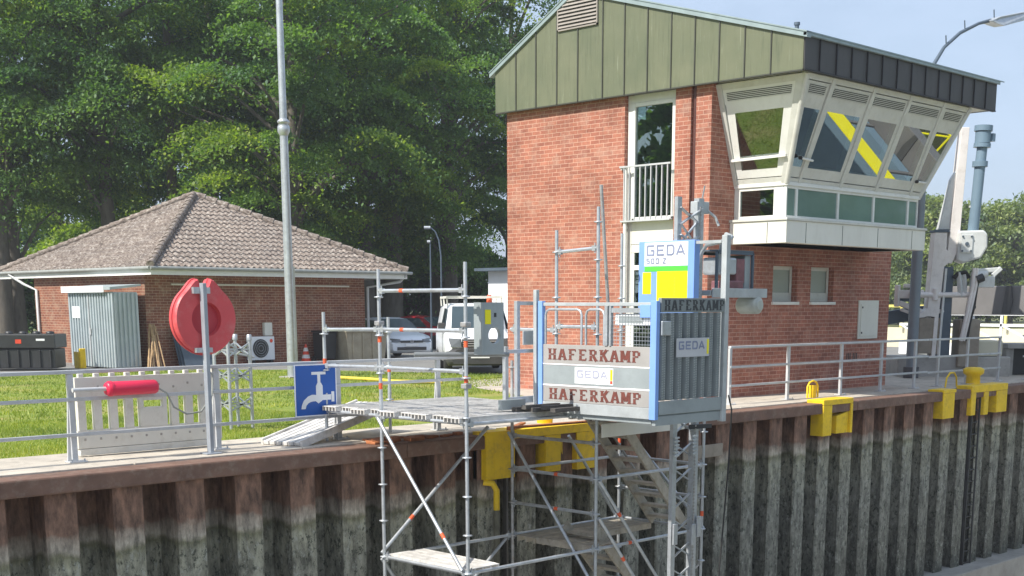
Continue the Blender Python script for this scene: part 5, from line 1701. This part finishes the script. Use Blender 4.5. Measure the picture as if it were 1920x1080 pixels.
gr_.box(2.38, 2.453, -.5, .5, .75, .98, 1)
gr_.build('grille', [CHROME, BUMPER], t)
e_ = MB()
e_.tube([(2.48, .10 * cos(2 * pi * k / 20), .87 + .10 * sin(2 * pi * k / 20)) for k in range(21)], .012, 6)
for seg in ((-.05, .95, 0, .88), (0, .88, .05, .95), (-.075, .91, -.035, .79), (-.035, .79, 0, .86), (0, .86, .035, .79), (.035, .79, .075, .91)):
    e_.bar((2.478, seg[0], seg[1]), (2.478, seg[2], seg[3]), .014, .014)
e_.build('emblem', CHROME, t)
bm_ = MB()
loft(bm_, [(2.25, .25, .62, .73, .88, .95, .90), (2.44, .25, .62, .73, .84, .90, .84), (2.53, .30, .58, .70, .74, .80, .72)])
bm_.build('bumper', BUMPER, t)
MB().box(2.53, 2.545, -.26, .26, .46, .57).build('number_plate', SIGNW, t)
wheel(t, 1.5, .84); wheel(t, 1.5, -.84); wheel(t, -1.6, .84); wheel(t, -1.6, -.84)
rk = MB()
for x_ in (.7, -.8, -2.2):
    rk.bar((x_, -.80, 2.14), (x_, .80, 2.14), .05, .06)
    for s_ in (1, -1):
        rk.bar((x_, s_ * .78, 1.88), (x_, s_ * .80, 2.17), .04, .04)
rk.bar((.75, -.8, 2.12), (-2.25, -.8, 2.12), .04, .04); rk.bar((.75, .8, 2.12), (-2.25, .8, 2.12), .04, .04)
rk.build('roof_rack', CREAM, t)
MB().lathe([(.08, 1.98), (.08, 2.02), (.065, 2.18), (.05, 2.20)], (.55, .45, 0), 14).build('beacon', ORANGE, t)
MB().tube([(1.6, -.6, 1.27), (1.50, -.1, 1.38)], .012, 6).tube([(1.6, .1, 1.27), (1.50, .6, 1.38)], .012, 6).build('wiper', BLACK, t)

vd = R(-108)
t = thing('car', 'small white hatchback parked at the corner of the brick house', 'car', (31.35, 38.4, -.018), rz=vd)
b = MB()
loft(b, [(-2.1, .4, .85, .95, .80, .86, .80), (-2.0, .25, .92, 1.25, .82, .89, .66), (-1.5, .22, .93, 1.43, .82, .90, .60), (-.4, .22, .92, 1.47, .82, .90, .60), (.2, .22, .91, 1.43, .82, .90, .60), (.55, .22, .9, 1.28, .82, .90, .62), (1.1, .22, .88, .98, .82, .89, .72), (1.7, .22, .80, .88, .81, .87, .70), (2.0, .25, .66, .76, .76, .80, .62), (2.1, .32, .55, .64, .68, .72, .55)])
b.build('body', CARB, t)
MB().prism([(1.06, -.66, 1.0), (1.06, .66, 1.0), (.32, .54, 1.40), (.32, -.54, 1.40)], (.025, 0, .025)).build('windscreen', CARGL, t)
for s_ in (1, -1):
    MB().prism([(.85, s_ * .85, .96), (.25, s_ * .65, 1.36), (-1.4, s_ * .65, 1.38), (-1.7, s_ * .86, .98)], (0, s_ * .02, 0)).build('side_window', CARGL, t)
    MB().prism([(2.02, s_ * .74, .62), (2.1, s_ * .42, .62), (2.06, s_ * .42, .72), (1.82, s_ * .80, .76)], (.03, s_ * .02, 0)).build('headlight', HLAMP, t)
    MB().box(.7, .82, s_ * .98 - .09, s_ * .98 + .09, .92, 1.05).build('mirror', CARB, t, bevel=.03)
MB().box(2.085, 2.125, -.42, .42, .60, .68).box(2.1, 2.13, -.55, .55, .34, .45).build('grille', BUMPER, t)
e_ = MB(); e_.tube([(2.135, .055 * cos(2 * pi * k / 14), .645 + .055 * sin(2 * pi * k / 14)) for k in range(15)], .009, 5)
for seg in ((-.03, .69, 0, .65), (0, .65, .03, .69), (-.04, .66, -.02, .60), (-.02, .60, 0, .64), (0, .64, .02, .60), (.02, .60, .04, .66)):
    e_.bar((2.132, seg[0], seg[1]), (2.132, seg[2], seg[3]), .009, .009)
e_.build('emblem', CHROME, t)
MB().box(2.13, 2.145, -.25, .25, .48, .57).build('number_plate', SIGNW, t)
wheel(t, 1.35, .78, .31); wheel(t, 1.35, -.78, .31); wheel(t, -1.3, .78, .31); wheel(t, -1.3, -.78, .31)

vd = R(-80)
t = thing('parked_car', 'dark red car far behind the white hatchback under the trees', 'car', (39.2, 45.6, -.018), rz=vd)
b = MB()
loft(b, [(-2.1, .4, .85, .95, .80, .86, .80), (-1.9, .25, .92, 1.25, .82, .89, .66), (-.4, .22, .92, 1.47, .82, .90, .60), (.5, .22, .9, 1.3, .82, .90, .62), (1.1, .22, .88, .98, .82, .89, .72), (2.0, .25, .66, .76, .76, .80, .62)])
b.build('body', M('dark_red_car_paint', (0.30, 0.02, 0.03), .25, 0, .03), t)
MB().prism([(1.06, -.66, 1.0), (1.06, .66, 1.0), (.42, .54, 1.36), (.42, -.54, 1.36)], (.025, 0, .025)).build('windscreen', CARGL, t)
for s_ in (1, -1):
    MB().prism([(.85, s_ * .85, .96), (.25, s_ * .65, 1.34), (-1.3, s_ * .65, 1.34), (-1.6, s_ * .86, .98)], (0, s_ * .02, 0)).build('side_window', CARGL, t)
wheel(t, 1.3, .78, .31); wheel(t, 1.3, -.78, .31); wheel(t, -1.3, .78, .31); wheel(t, -1.3, -.78, .31)

# site cabin half hidden behind the tower
t = thing('site_cabin', 'white site cabin with flat dark roof just behind the tower edge', 'cabin', (36.5, 36, 0))
cA, cB = 35.4, 38.5
MB().box(cA, cB, 35.0, 37.4, -.02, 3.15).build('cabin_wall', CARW, t)
MB().box(cA - .45, cB + .3, 34.6, 37.7, 3.155, 3.26).build('cabin_roof', SLATE, t)
wn = MB().box(35.55, 36.6, 34.96, 34.998, 1.9, 2.95).build('window', SLATE, t)
MB().box(35.62, 36.53, 34.945, 34.958, 1.97, 2.88).build('pane', CARGL, wn)
MB().bar((cA - .35, 34.7, 0), (cA - .35, 34.7, 3.15), .06, .06).build('canopy_post', SLATE, t)

# far street lamps by the trees
for (name, lab, px, pd, h_, bend) in (('street_lamp', 'thin far street lamp with curved top against the dark trees', -8.55, 52, 4.8, .6), ('street_lamp', 'straight thin far pole left of the curved street lamp', -9.0, 52.6, 4.3, 0.0)):
    fwv = Vector((cos(R(44.66)), sin(R(44.66)), 0)); rtv = Vector((sin(R(44.66)), -cos(R(44.66)), 0))
    c_ = fwv * pd + rtv * (px + 5.0)
    t = thing(name, lab, 'street lamp', (c_.x, c_.y, 0))
    pts = [Vector((c_.x, c_.y, 0)), Vector((c_.x, c_.y, h_ * .78)), Vector((c_.x, c_.y, h_ * .9)) - rtv * .12 * bend, Vector((c_.x, c_.y, h_ * .97)) - rtv * .35 * bend, Vector((c_.x, c_.y, h_)) - rtv * .65 * bend]
    MB().tube(pts, [.04, .03, .028, .025, .025], 8).build('lamp_post', SLATE, t)
    MB().tube([pts[-1], pts[-1] - rtv * .4 * max(bend, .3)], .06, 8).build('lamp_head', STEEL, t)

# big arched lamp behind the tower (right)
t = thing('arched_lamp', 'dark grey pole right of the tower with a thin arched arm and grey lamp head', 'street lamp', (32.2, 17.72, 0))
MB().tube([(32.2, 17.72, .0), (32.2, 17.72, .28)], .20, 12).build('pole_base', M('dark_pole_foot', (0.09, 0.09, 0.1), .7), t)
MB().tube([(32.2, 17.72, .28), (32.2, 17.72, 3.0), (32.2, 17.72, 6.6)], [.145, .14, .11], 14).build('pole', POLEG, t)
MB().tube([(32.2, 17.72, 6.6), (32.28, 17.7, 7.5), (32.47, 17.7, 7.93), (32.95, 17.7, 8.40), (33.75, 17.7, 8.86), (34.74, 17.7, 9.23), (35.4, 17.7, 9.4)], [.06, .055, .05, .045, .045, .04, .05], 10).build('arm', SLATE, t)
m_ = MB()
m_.prism([(35.2, 17.62, 9.36), (35.5, 17.5, 9.30), (35.75, 17.45, 9.28), (37.9, 17.45, 9.84), (37.9, 17.45, 10.04), (35.6, 17.5, 9.50)], (0, .32, 0))
m_.build('lamp_head', STEEL, t, bevel=.03)
for (u, z_) in ((33.05, 8.5), (34.0, 9.0), (35.6, 9.5)):
    MB().tube([(u, 17.7, z_), (u - .04, 17.7, z_ + .2)], .018, 6).build('bird_spike', SLATE, t)

# ------------------------------------------------------------------ gate drive machinery right of the tower
# placed along the axis across the view: base point plus steps to the right
O = Vector((33.2, 17.6, 0)); rx = Vector((sin(R(44.66)), -cos(R(44.66)), 0)); fx = Vector((cos(R(44.66)), sin(R(44.66)), 0))
G = thing('gate_drive', 'off white gate drive with leaning column, blue cylinder and hoses', 'machinery', (33.2, 17.6, 0))
def W(r, z, f=0.0): return O + rx * r + fx * f + Vector((0, 0, z))
def slab(pts, th, mat, nm, f=0.0, bev=.01, par=None):
    m__ = MB(); m__.prism([W(r, z, f) for r, z in pts], fx * th)
    return m__.build(nm, mat, par or G, bevel=bev)
slab([(.38, 6.45), (.58, 6.45), (.48, 3.35), (.32, 2.98), (.18, 2.98), (.21, 3.6)], .35, MACH, 'leaning_column')
slab([(.19, 5.15), (.31, 5.35), (.26, 3.86), (-.07, 3.86)], .22, MACHG, 'gusset', f=.06)
slab([(-.18, 3.78), (.15, 3.78), (.15, 3.35), (.30, 3.2), (.20, 2.96), (.12, 2.9), (.05, 1.6), (.02, .53), (-.09, .53), (-.06, 1.58), (-.24, 1.60), (-.52, 1.54), (-.52, 1.62), (-.26, 1.80)], .4, MACH, 'lower_frame', f=-.02)
slab([(-.2, 3.85), (.20, 3.85), (.20, 3.785), (-.2, 3.785)], .45, SLATE, 'frame_cap', f=-.04)
slab([(.44, 3.82), (1.10, 3.84), (1.20, 3.74), (1.22, 3.4), (1.06, 3.12), (.60, 2.98), (.42, 3.05)], .4, MACHG, 'gear_head', f=-.1, bev=.05)
pf = slab([(.49, 3.72), (.80, 3.72), (.80, 3.25), (.49, 3.25)], .03, MACHG, 'bolt_plate', f=-.14)
m_ = MB()
for r, z in ((.53, 3.67), (.76, 3.67), (.53, 3.3), (.76, 3.3), (.645, 3.48)):
    c_ = W(r, z, -.17); m_.tube([c_, c_ + fx * .03], .025 if r != .645 else .05, 10)
m_.build('bolt', SLATE, pf)
c_ = lambda r, z: W(r, z, .1)
MB().tube([c_(.86, 3.78), c_(.90, 4.6), c_(.94, 5.5), c_(.97, 6.0)], [.14, .14, .14, .135], 20).tube([c_(.935, 5.46), c_(.937, 5.6)], .20, 20).tube([c_(.96, 5.95), c_(.965, 6.05)], .22, 20).tube([c_(.965, 6.06), c_(.97, 6.35)], .20, 20).tube([c_(.97, 6.36), c_(.975, 6.5)], .235, 20).box(*[v for p in zip(c_(1.1, 6.1), c_(1.3, 6.3)) for v in sorted(p)]).build('hydraulic_cylinder', BLUEG, G)
MB().bar(c_(.72, 4.45), c_(.88, 4.45), .05, .05).build('cylinder_clamp', MACHG, G)
m_ = MB(); m_.tube([W(.88, 2.85, -.15), W(.86, 2.4, -.2), W(.74, 1.7, -.22), (W(.62, .95, -.2))], .05, 10); m_.tube([W(.96, 2.85, -.15), W(.94, 2.4, -.2), W(.82, 1.7, -.22), W(.70, .95, -.2)], .04, 10); m_.build('white_hose', MACH, G)
m_ = MB(); m_.tube([W(1.0, 2.6, -.12), W(.93, 1.9, -.14), W(.84, 1.4, -.12), W(.80, .95, -.1)], .05, 10); m_.tube([W(.4, 2.6, .0), W(.5, 2.72, .0), W(.7, 2.75, 0), W(.8, 2.6, 0)], .06, 10); m_.build('black_hose', BLACKR, G)
slab([(.16, 2.9), (.42, 2.9), (.44, .54), (.06, .54)], .4, SLATE, 'dark_column', f=.12)
slab([(.14, 2.85), (.20, 2.85), (.13, .54), (.07, .54)], .08, MACHG, 'edge_strip', f=-.05)
m_ = MB()
m_.tube([W(-.75, 2.16, 0), W(.9, 2.16, 0)], .07, 12); m_.tube([W(-.08, 2.02, 0), W(-.08, 2.32, 0)], .09, 12)
m_.build('white_shaft', MACH, G)
m_ = MB()
m_.bar(W(-1.06, 1.85, .1), W(-1.06, 2.42, .1), .12, .12); m_.bar(W(-1.05, 2.18, .1), W(-.35, 2.18, .1), .10, .22); m_.bar(W(-1.0, 1.95, .1), W(-.4, 1.72, .1), .10, .14); m_.bar(W(-.9, 2.4, .1), W(-.5, 2.4, .1), .12, .1); m_.bar(W(-.95, 1.78, .12), W(-.3, 1.56, .12), .08, .08); m_.bar(W(-.45, 1.6, .1), W(.2, 1.75, .1), .14, .1)
m_.build('linkage_arm', MACH, G, bevel=.02)
m_ = MB(); m_.bar(W(-1.0, 2.05, .2), W(-.45, 2.02, .2), .1, .1); m_.bar(W(-1.2, 1.55, .6), W(-.2, 1.7, .6), .3, .35); m_.build('dark_linkage', SLATE, G)
m_ = MB()
m_.bar(W(.84, 2.5, -.05), W(1.46, 2.5, -.05), .16, .30); m_.bar(W(1.0, 2.78, -.05), W(1.55, 2.82, -.05), .1, .12); m_.bar(W(1.4, 2.66, -.05), W(1.62, 2.86, -.05), .12, .12); m_.tube([W(.84, 2.66, -.1), W(1.25, 2.70, -.1)], .09, 12)
m_.bar(W(.52, 2.75, .0), W(.62, 2.1, .0), .12, .12); m_.bar(W(.68, 2.7, 0), W(.72, 2.1, 0), .1, .1)
m_.build('actuator', MACHG, G, bevel=.02)
m_ = MB(); m_.tube([W(.95, 2.55, -.18), W(1.12, 2.62, -.18)], .11, 12); m_.tube([W(.92, 1.84, -.19), W(.92, 1.84, -.05)], .06, 14); m_.box(*[v for p in zip(W(1.66, 2.78, -.1), W(1.74, 2.86, .0)) for v in sorted(p)]); m_.build('black_fitting', BLACK, G)

def pier(r0, r1, z0, z1, f0, f1, nm, lab, mat):
    t_ = thing(nm, lab, 'concrete block', tuple(W((r0 + r1) / 2, z0, f0)))
    m__ = MB(); m__.prism([W(r0, z0, f0), W(r1, z0, f0), W(r1, z1, f0), W(r0, z1, f0)], fx * (f1 - f0))
    m__.build('block', mat, t_, bevel=.03)
    return t_
pier(-.46, .16, .60, 1.56, .0, .8, 'concrete_pier', 'brown grey concrete pier left under the gate drive', PIER_M)
p_ = pier(.62, 1.18, .25, 1.52, -.05, .6, 'concrete_pier', 'square concrete pier right under the gate drive with striped top', PIER_M)
m_ = MB()
for k in range(5):
    m_.prism([W(.66 + k * .10, 1.53, -.02), W(.72 + k * .10, 1.53, -.02), W(.72 + k * .10, 1.60, -.02), W(.66 + k * .10, 1.60, -.02)], fx * .3, k % 2)
m_.build('striped_strip', [BLACK, SIGNW], p_)
pier(-.95, 2.1, -.05, .52, .1, 1.6, 'concrete_plinth', 'wide grey concrete plinth that carries both piers', CONC_W)
pier(1.2, 1.9, .53, .95, .2, 1.2, 'concrete_wedge', 'pale sunlit concrete block right of the striped pier', CONC_P)
t = thing('machine_pit', 'dark opening with grey sides behind the far right railing', 'pit housing', tuple(W(2.9, 0, .9)))
m_ = MB(); m_.prism([W(2.15, -.02, .6), W(2.35, -.02, .6), W(2.35, .72, .6), W(2.15, .72, .6)], fx * 1.2); m_.prism([W(2.15, .73, .5), W(6, .73, .5), W(6, .85, .5), W(2.15, .85, .5)], fx * 1.5); m_.prism([W(3.2, -.02, .6), W(6, -.02, .6), W(6, .72, .6), W(3.2, .72, .6)], fx * 1.2)
m_.build('housing', CONC_W, t); m_ = MB(); m_.prism([W(2.36, -.02, 1.0), W(3.19, -.02, 1.0), W(3.19, .72, 1.0), W(2.36, .72, 1.0)], fx * .2); m_.build('opening', BLACK, t)  # solid black slab stands for the shade inside the pit

# girder over the chamber and the yellow striped gate beyond the frame that the slanted panes mirror
t = thing('gate_girder', 'long grey steel girder spanning out over the lock chamber at right', 'girder', (36.3, 10, 1.6))
m_ = MB()
m_.box(36.0, 36.6, 2.0, 18.75, 1.62, 2.42)
m_.build('beam', GIRD, t, bevel=.02)
m_ = MB()
for y_ in (18.2, 17.1, 14.0, 10.5, 7.0):
    m_.prism([(35.94, y_, 1.66), (35.94, y_ - .10, 2.42), (35.94, y_ - .24, 2.42), (35.94, y_ - .30, 2.0), (35.94, y_ - .24, 1.66)], (.055, 0, 0))
m_.build('stiffener', M('dark_girder_rib', (0.07, 0.07, 0.072), .6), t)
MB().box(33.75, 34.55, 2.5, 13.6, 1.66, 1.70).build('walkway', YELLOW_B, t)
m_ = MB()
for k in range(6):
    m_.box(34.55, 35.99, 3 + k * 2, 3.1 + k * 2, 1.64, 1.69)
m_.build('walkway_bracket', GIRD, t)
t = thing('lock_gate', 'grey lock gate across the chamber with yellow lattice railing', 'lock gate', (41, 8.4, 0))
MB().box(39.6, 42.4, 2.42, 14.3, -5.5, .2).build('gate_leaf', BLUEG, t)
m_ = MB()
for k in range(9):
    y_ = 2.6 + k * 1.42
    m_.tube([(42.2, y_, .2), (42.2, y_, 1.3)], .04, 8)
    if k < 8:
        m_.tube([(42.2, y_, .25), (42.2, y_ + 1.42, 1.25)], .035, 8)
m_.tube([(42.2, 2.6, 1.3), (42.2, 14.0, 1.3)], .04, 8)
m_.build('gate_railing', YELLOW_B, t)

# far side structures seen past the tower and under the girder
t = thing('lattice_footbridge', 'white lattice footbridge railing far behind under the girder', 'footbridge', (52, 22, 0))
m_ = MB()
m_.box(48, 48.3, 10, 27, .0, .45); m_.bar((48, 10, 1.62), (48, 27, 1.62), .12, .22); m_.bar((48, 10, 1.15), (48, 27, 1.15), .08, .1)
for k in range(12):
    y_ = 10.2 + k * 1.4
    m_.bar((48, y_, .45), (48, y_, 1.6), .08, .08); m_.bar((48, y_, .5), (48, y_ + 1.4, 1.15), .06, .06)
m_.build('bridge_railing', CARW, t)
t = thing('far_wall', 'pale sunlit concrete wall with yellow rail far behind the tower corner', 'wall', (58, 36, 0))
MB().box(57, 57.6, 14, 44, -.05, .85).box(56.0, 56.98, 14, 44, -.05, .2).build('wall_block', CONC_P, t)
m_ = MB()
for k in range(14):
    m_.bar((56.8, 20 + k * 1.7, .86), (56.8, 20 + k * 1.7, 1.85), .1, .1)
m_.bar((56.8, 18, 1.85), (56.8, 44, 1.85), .1, .12)
m_.build('yellow_rail', M('pale_yellow_rail', (0.66, 0.58, 0.16), .5), t)

# ------------------------------------------------------------------ trees
FW = Vector((cos(R(44.66)), sin(R(44.66)), 0)); RT = Vector((sin(R(44.66)), -cos(R(44.66)), 0))
def vp(px, d):
    """ground point that lies d metres deep and towards column px of the 1920 wide photo"""
    return FW * d + RT * ((px - 1000) / 2520 * d)

def leaf_mesh(name, pts, size, rs, mat, droop=.5):
    n = len(pts)
    az = rs.uniform(0, 2 * pi, n)
    tilt = rs.normal(0, .55, n) + droop
    s_ = size * rs.uniform(.6, 1.35, n)
    # leaf spray: long axis points out and down, blade roughly level
    d = np.stack([np.cos(az) * np.cos(tilt), np.sin(az) * np.cos(tilt), -np.sin(tilt)], 1)
    sd = np.stack([-np.sin(az), np.cos(az), rs.normal(0, .35, n)], 1)
    sd /= np.linalg.norm(sd, axis=1)[:, None]
    a = pts - d * s_[:, None] * .5
    b = pts + d * s_[:, None] * .5
    l = pts + sd * s_[:, None] * .34 - d * s_[:, None] * .08
    r = pts - sd * s_[:, None] * .34 - d * s_[:, None] * .08
    V = np.stack([a, l, b, r], 1).reshape(-1, 3)
    me = bpy.data.meshes.new(name)
    me.vertices.add(4 * n); me.vertices.foreach_set('co', V.ravel())
    me.loops.add(4 * n); me.loops.foreach_set('vertex_index', np.arange(4 * n, dtype=np.int32))
    me.polygons.add(n); me.polygons.foreach_set('loop_start', np.arange(0, 4 * n, 4, dtype=np.int32))
    me.update(calc_edges=True)
    me.materials.append(mat)
    return me

def make_tree(name, label, loc, h, rad, zbot, seed, mat, nclump, per, size, lean=(0, 0), trunk_r=.38, group=None, light=0.0, flat=.55):
    rs = np.random.RandomState(seed)
    t = thing(name, label, 'tree', tuple(loc), rz=0.0, group=group)
    # trunk with limbs
    m_ = MB()
    top = Vector((lean[0], lean[1], h * .86))
    pts = [Vector((0, 0, -.1)), Vector((0, 0, .5)), Vector((lean[0] * .15, lean[1] * .15, h * .22)), Vector((lean[0] * .5, lean[1] * .5, h * .5)), top]
    m_.tube(pts, [trunk_r * 1.5, trunk_r * 1.1, trunk_r * .85, trunk_r * .55, .05], 10)
    zc = (h + zbot) / 2
    hz = (h - zbot) / 2
    cl = []
    # clump centres fill a lumpy upright ellipsoid, denser outside; boughs reach them
    lob = rs.uniform(.72, 1.22, 9)
    for k in range(nclump):
        while True:
            p_ = rs.uniform(-1, 1, 3)
            q_ = np.linalg.norm(p_)
            if .32 < q_ < 1 and rs.uniform() < q_ ** 1.5:
                break
        a = math.atan2(p_[1], p_[0]) % (2 * pi)
        lf = lob[int(a / (2 * pi) * 9) % 9] * (1.0 + .18 * math.sin(p_[2] * 9 + seed))
        cl.append((p_[0] * rad * lf + lean[0] * .5, p_[1] * rad * lf + lean[1] * .5, zc + p_[2] * hz))
    cl = np.array(cl)
    for k in range(0, nclump, max(1, nclump // 26)):
        c_ = Vector(cl[k]); f = rs.uniform(.25, .7)
        base = Vector((lean[0] * f, lean[1] * f, min(h * .8, max(zbot * .6, c_.z - rs.uniform(1.0, 3.5)))))
        mid = (base + c_) / 2 + Vector((0, 0, .5))
        m_.tube([base, mid, c_], [.12, .07, .02], 6, cap=False)
    m_.build('trunk', BARK, t)
    out = []; tone = []
    for c_ in cl:
        r_ = rad * rs.uniform(.17, .33)
        n = int(per * rs.uniform(.6, 1.4))
        a = math.atan2(c_[1], c_[0]) + rs.normal(0, .5)
        g_ = rs.normal(0, .5, (n, 3)) * np.array([r_ * 1.35, r_ * .9, r_ * flat * .5])
        # bough pads hang down towards their outer end
        g_[:, 2] -= .30 * g_[:, 0] + (g_[:, 0] ** 2 + g_[:, 1] ** 2) / (r_ + .1) * .30
        x_ = g_[:, 0] * cos(a) - g_[:, 1] * sin(a); y_ = g_[:, 0] * sin(a) + g_[:, 1] * cos(a)
        out.append(np.stack([x_, y_, g_[:, 2]], 1) + c_)
        tone.append(np.full(n, 1 if rs.uniform() < light else 0, dtype=np.int32))
    P_ = np.concatenate(out)
    T_ = np.concatenate(tone)
    T_ = T_[P_[:, 2] > .3]
    P_ = P_[P_[:, 2] > .3]
    me = leaf_mesh('crown', P_, size, rs, mat)
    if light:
        me.materials.append(LEAF_C)  # these clumps carry a sunlit look in their leaf colour
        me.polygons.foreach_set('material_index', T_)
    o = bpy.data.objects.new('crown', me); COL.objects.link(o); o.parent = t
    return t

GT = 'tall broadleaf trees behind the brick house'
trees = [
    # label, px, d, h, rad, zbot, mat, lean, clumps
    ('tall dark tree at the left edge with a bare pale trunk', 30, 57, 19, 5.6, 5.4, LEAF_B, (0, 0), 100),
    ('broad tree with light green boughs hanging left of the house roof peak', 215, 58, 19, 5.2, 6.4, LEAF_B, (0, .5), 105),
    ('dark tree directly behind the peak of the tiled roof', 405, 65, 20, 4.6, 3.6, LEAF_A, (.3, 0), 100),
    ('tall green tree right behind the light mast', 560, 57, 19, 5.0, 3.2, LEAF_B, (0, 0), 115),
    ('big layered tree above the right end of the tiled roof', 690, 63, 20, 5.4, 3.6, LEAF_B, (.4, 1.0), 125),
    ('leafy tree between the house and the tower with low hanging boughs', 845, 65, 19, 5.2, 3.0, LEAF_B, (0, 0), 115),
    ('thin topped tree with sky gaps close to the tower gable', 960, 70, 21, 4.2, 5.0, LEAF_A, (0, 0), 60),
]
for i, (lab, px, d, h, rad, zb_, mat, ln, nc) in enumerate(trees):
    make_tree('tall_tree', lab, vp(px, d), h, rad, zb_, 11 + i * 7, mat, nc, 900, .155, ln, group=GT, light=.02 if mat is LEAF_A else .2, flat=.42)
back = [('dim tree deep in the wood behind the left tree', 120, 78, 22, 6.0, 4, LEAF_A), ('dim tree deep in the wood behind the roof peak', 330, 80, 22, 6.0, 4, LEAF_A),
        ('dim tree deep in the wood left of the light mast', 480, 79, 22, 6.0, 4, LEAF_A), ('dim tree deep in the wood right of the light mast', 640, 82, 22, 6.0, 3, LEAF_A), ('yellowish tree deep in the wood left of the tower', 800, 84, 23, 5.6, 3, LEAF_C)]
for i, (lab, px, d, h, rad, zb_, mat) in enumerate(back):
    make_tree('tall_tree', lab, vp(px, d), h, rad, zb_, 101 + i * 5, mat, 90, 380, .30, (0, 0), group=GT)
make_tree('tall_tree', 'bright yellow green young tree with sunlight in its leaf colour left of the roof peak', vp(185, 72), 9.5, 4.2, 2.4, 61, LEAF_C, 60, 420, .20, (0, 0), .2, group=GT, flat=.7)  # sunlight on the foliage is put into the yellow green material
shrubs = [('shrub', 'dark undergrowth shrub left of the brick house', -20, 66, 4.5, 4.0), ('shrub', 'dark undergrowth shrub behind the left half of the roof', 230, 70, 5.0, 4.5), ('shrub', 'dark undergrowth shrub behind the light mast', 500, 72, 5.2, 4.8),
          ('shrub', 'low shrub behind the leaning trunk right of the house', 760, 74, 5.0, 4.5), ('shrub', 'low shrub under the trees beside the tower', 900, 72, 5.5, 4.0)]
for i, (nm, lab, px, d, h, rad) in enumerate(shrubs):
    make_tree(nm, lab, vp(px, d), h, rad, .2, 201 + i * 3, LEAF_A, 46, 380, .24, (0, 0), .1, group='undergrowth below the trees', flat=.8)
# bare trunks that show under the crowns
def bare_trunk(label, px, d, h, r, leanr, z0=-.1):
    c_ = vp(px, d)
    t = thing('bare_trunk', label, 'tree', tuple(c_), group='bare trunks under the crowns')
    m_ = MB()
    p0 = Vector((c_.x, c_.y, z0))
    m_.tube([p0, p0 + RT * leanr * .08 + Vector((0, 0, h * .1)), p0 + RT * leanr * .5 + Vector((0, 0, h * .55)), p0 + RT * leanr + Vector((0, 0, h))], [r * 1.4, r, r * .85, r * .6], 12)
    m_.tube([p0 + RT * leanr * .6 + Vector((0, 0, h * .62)), p0 + RT * (leanr * .6 + 1.2) + Vector((0, 0, h * .85))], [r * .4, r * .15], 8)
    m_.tube([p0 + RT * leanr * .75 + Vector((0, 0, h * .75)), p0 + RT * (leanr * .6 - 1.4) + Vector((0, 0, h * .95))], [r * .35, r * .12], 8)
    m_.build('trunk', BARK, t)
bare_trunk('pale thick tree trunk at the left edge of the photo', 4, 56, 8.5, .42, .2)
bare_trunk('slim dark trunk behind the left slope of the roof', 330, 60, 14, .25, .2)
bare_trunk('thick trunk leaning right above the right end of the roof', 690, 68, 10, .5, 3.4)
bare_trunk('thick pale trunk just behind the white hatchback', 735, 64, 9, .5, .3)
bare_trunk('dark trunk rising between the roof and the tower', 812, 66, 16, .32, 1.4)
bare_trunk('thin dark trunk just left of the tower gable', 838, 70, 17, .3, .2)

far = [('pale far tree left of the grey column beyond the tower', 1738, 120, 11.5, 4.6), ('pale far tree behind the blue cylinder', 1820, 128, 11.6, 5.4), ('pale far tree with a rounded top at the right edge', 1895, 118, 11.6, 5.2), ('dark far tree low beside the tower wall', 1690, 135, 9.0, 4.8), ('pale far tree beyond the right edge railing', 1960, 130, 12, 5.5), ('low far tree behind the girder', 1855, 150, 10.2, 6.0), ('low far tree beyond the tower roof', 1770, 155, 9.5, 6.0)]
for i, (lab, px, d, h, rad) in enumerate(far):
    make_tree('far_tree', lab, vp(px, d), h, rad, .6, 301 + i * 9, LEAF_D, 80, 380, .33, (0, 0), .25, group='far trees right of the tower', flat=.8)
# woods on the other bank, seen only as reflections in the tower glass
fb = make_tree('far_tree', 'tree on the opposite bank mirrored in the tower glass', (70, -30, 0), 16, 7, .6, 411, LEAF_B, 60, 150, .7, group='trees on the opposite bank')
for k, (x_, y_) in enumerate([(84, -26), (98, -38), (58, -40), (112, -30), (126, -44), (46, -34)]):
    c_ = copy_tree(fb); c_.location = (x_, y_, 0); c_.rotation_euler = (0, 0, k * 1.1)
for k, (x_, y_) in enumerate([(-14, 40), (-26, 52), (-8, 56), (-34, 40)]):
    c_ = copy_tree(fb); c_.location = (x_, y_, 0); c_.rotation_euler = (0, 0, k * 1.7)
    c_['label'] = 'tree on the left bank mirrored in the tower flank glass'; c_['group'] = 'trees on the left bank'

# ------------------------------------------------------------------ summer haze in the air
hz_m = bpy.data.materials.new('summer_haze')
hz_m.use_nodes = True
t_ = hz_m.node_tree
t_.nodes.clear()
ho = t_.nodes.new('ShaderNodeOutputMaterial')
pv = t_.nodes.new('ShaderNodeVolumePrincipled')
pv.inputs['Color'].default_value = (0.93, 0.95, 1.0, 1)
pv.inputs['Density'].default_value = 0.0008
pv.inputs['Anisotropy'].default_value = 0.25
t_.links.new(pv.outputs['Volume'], ho.inputs['Volume'])
hz = MB().box(-905, 1505, -905, 1505, -7, 26).build('haze', hz_m, kind='stuff', fix=False)
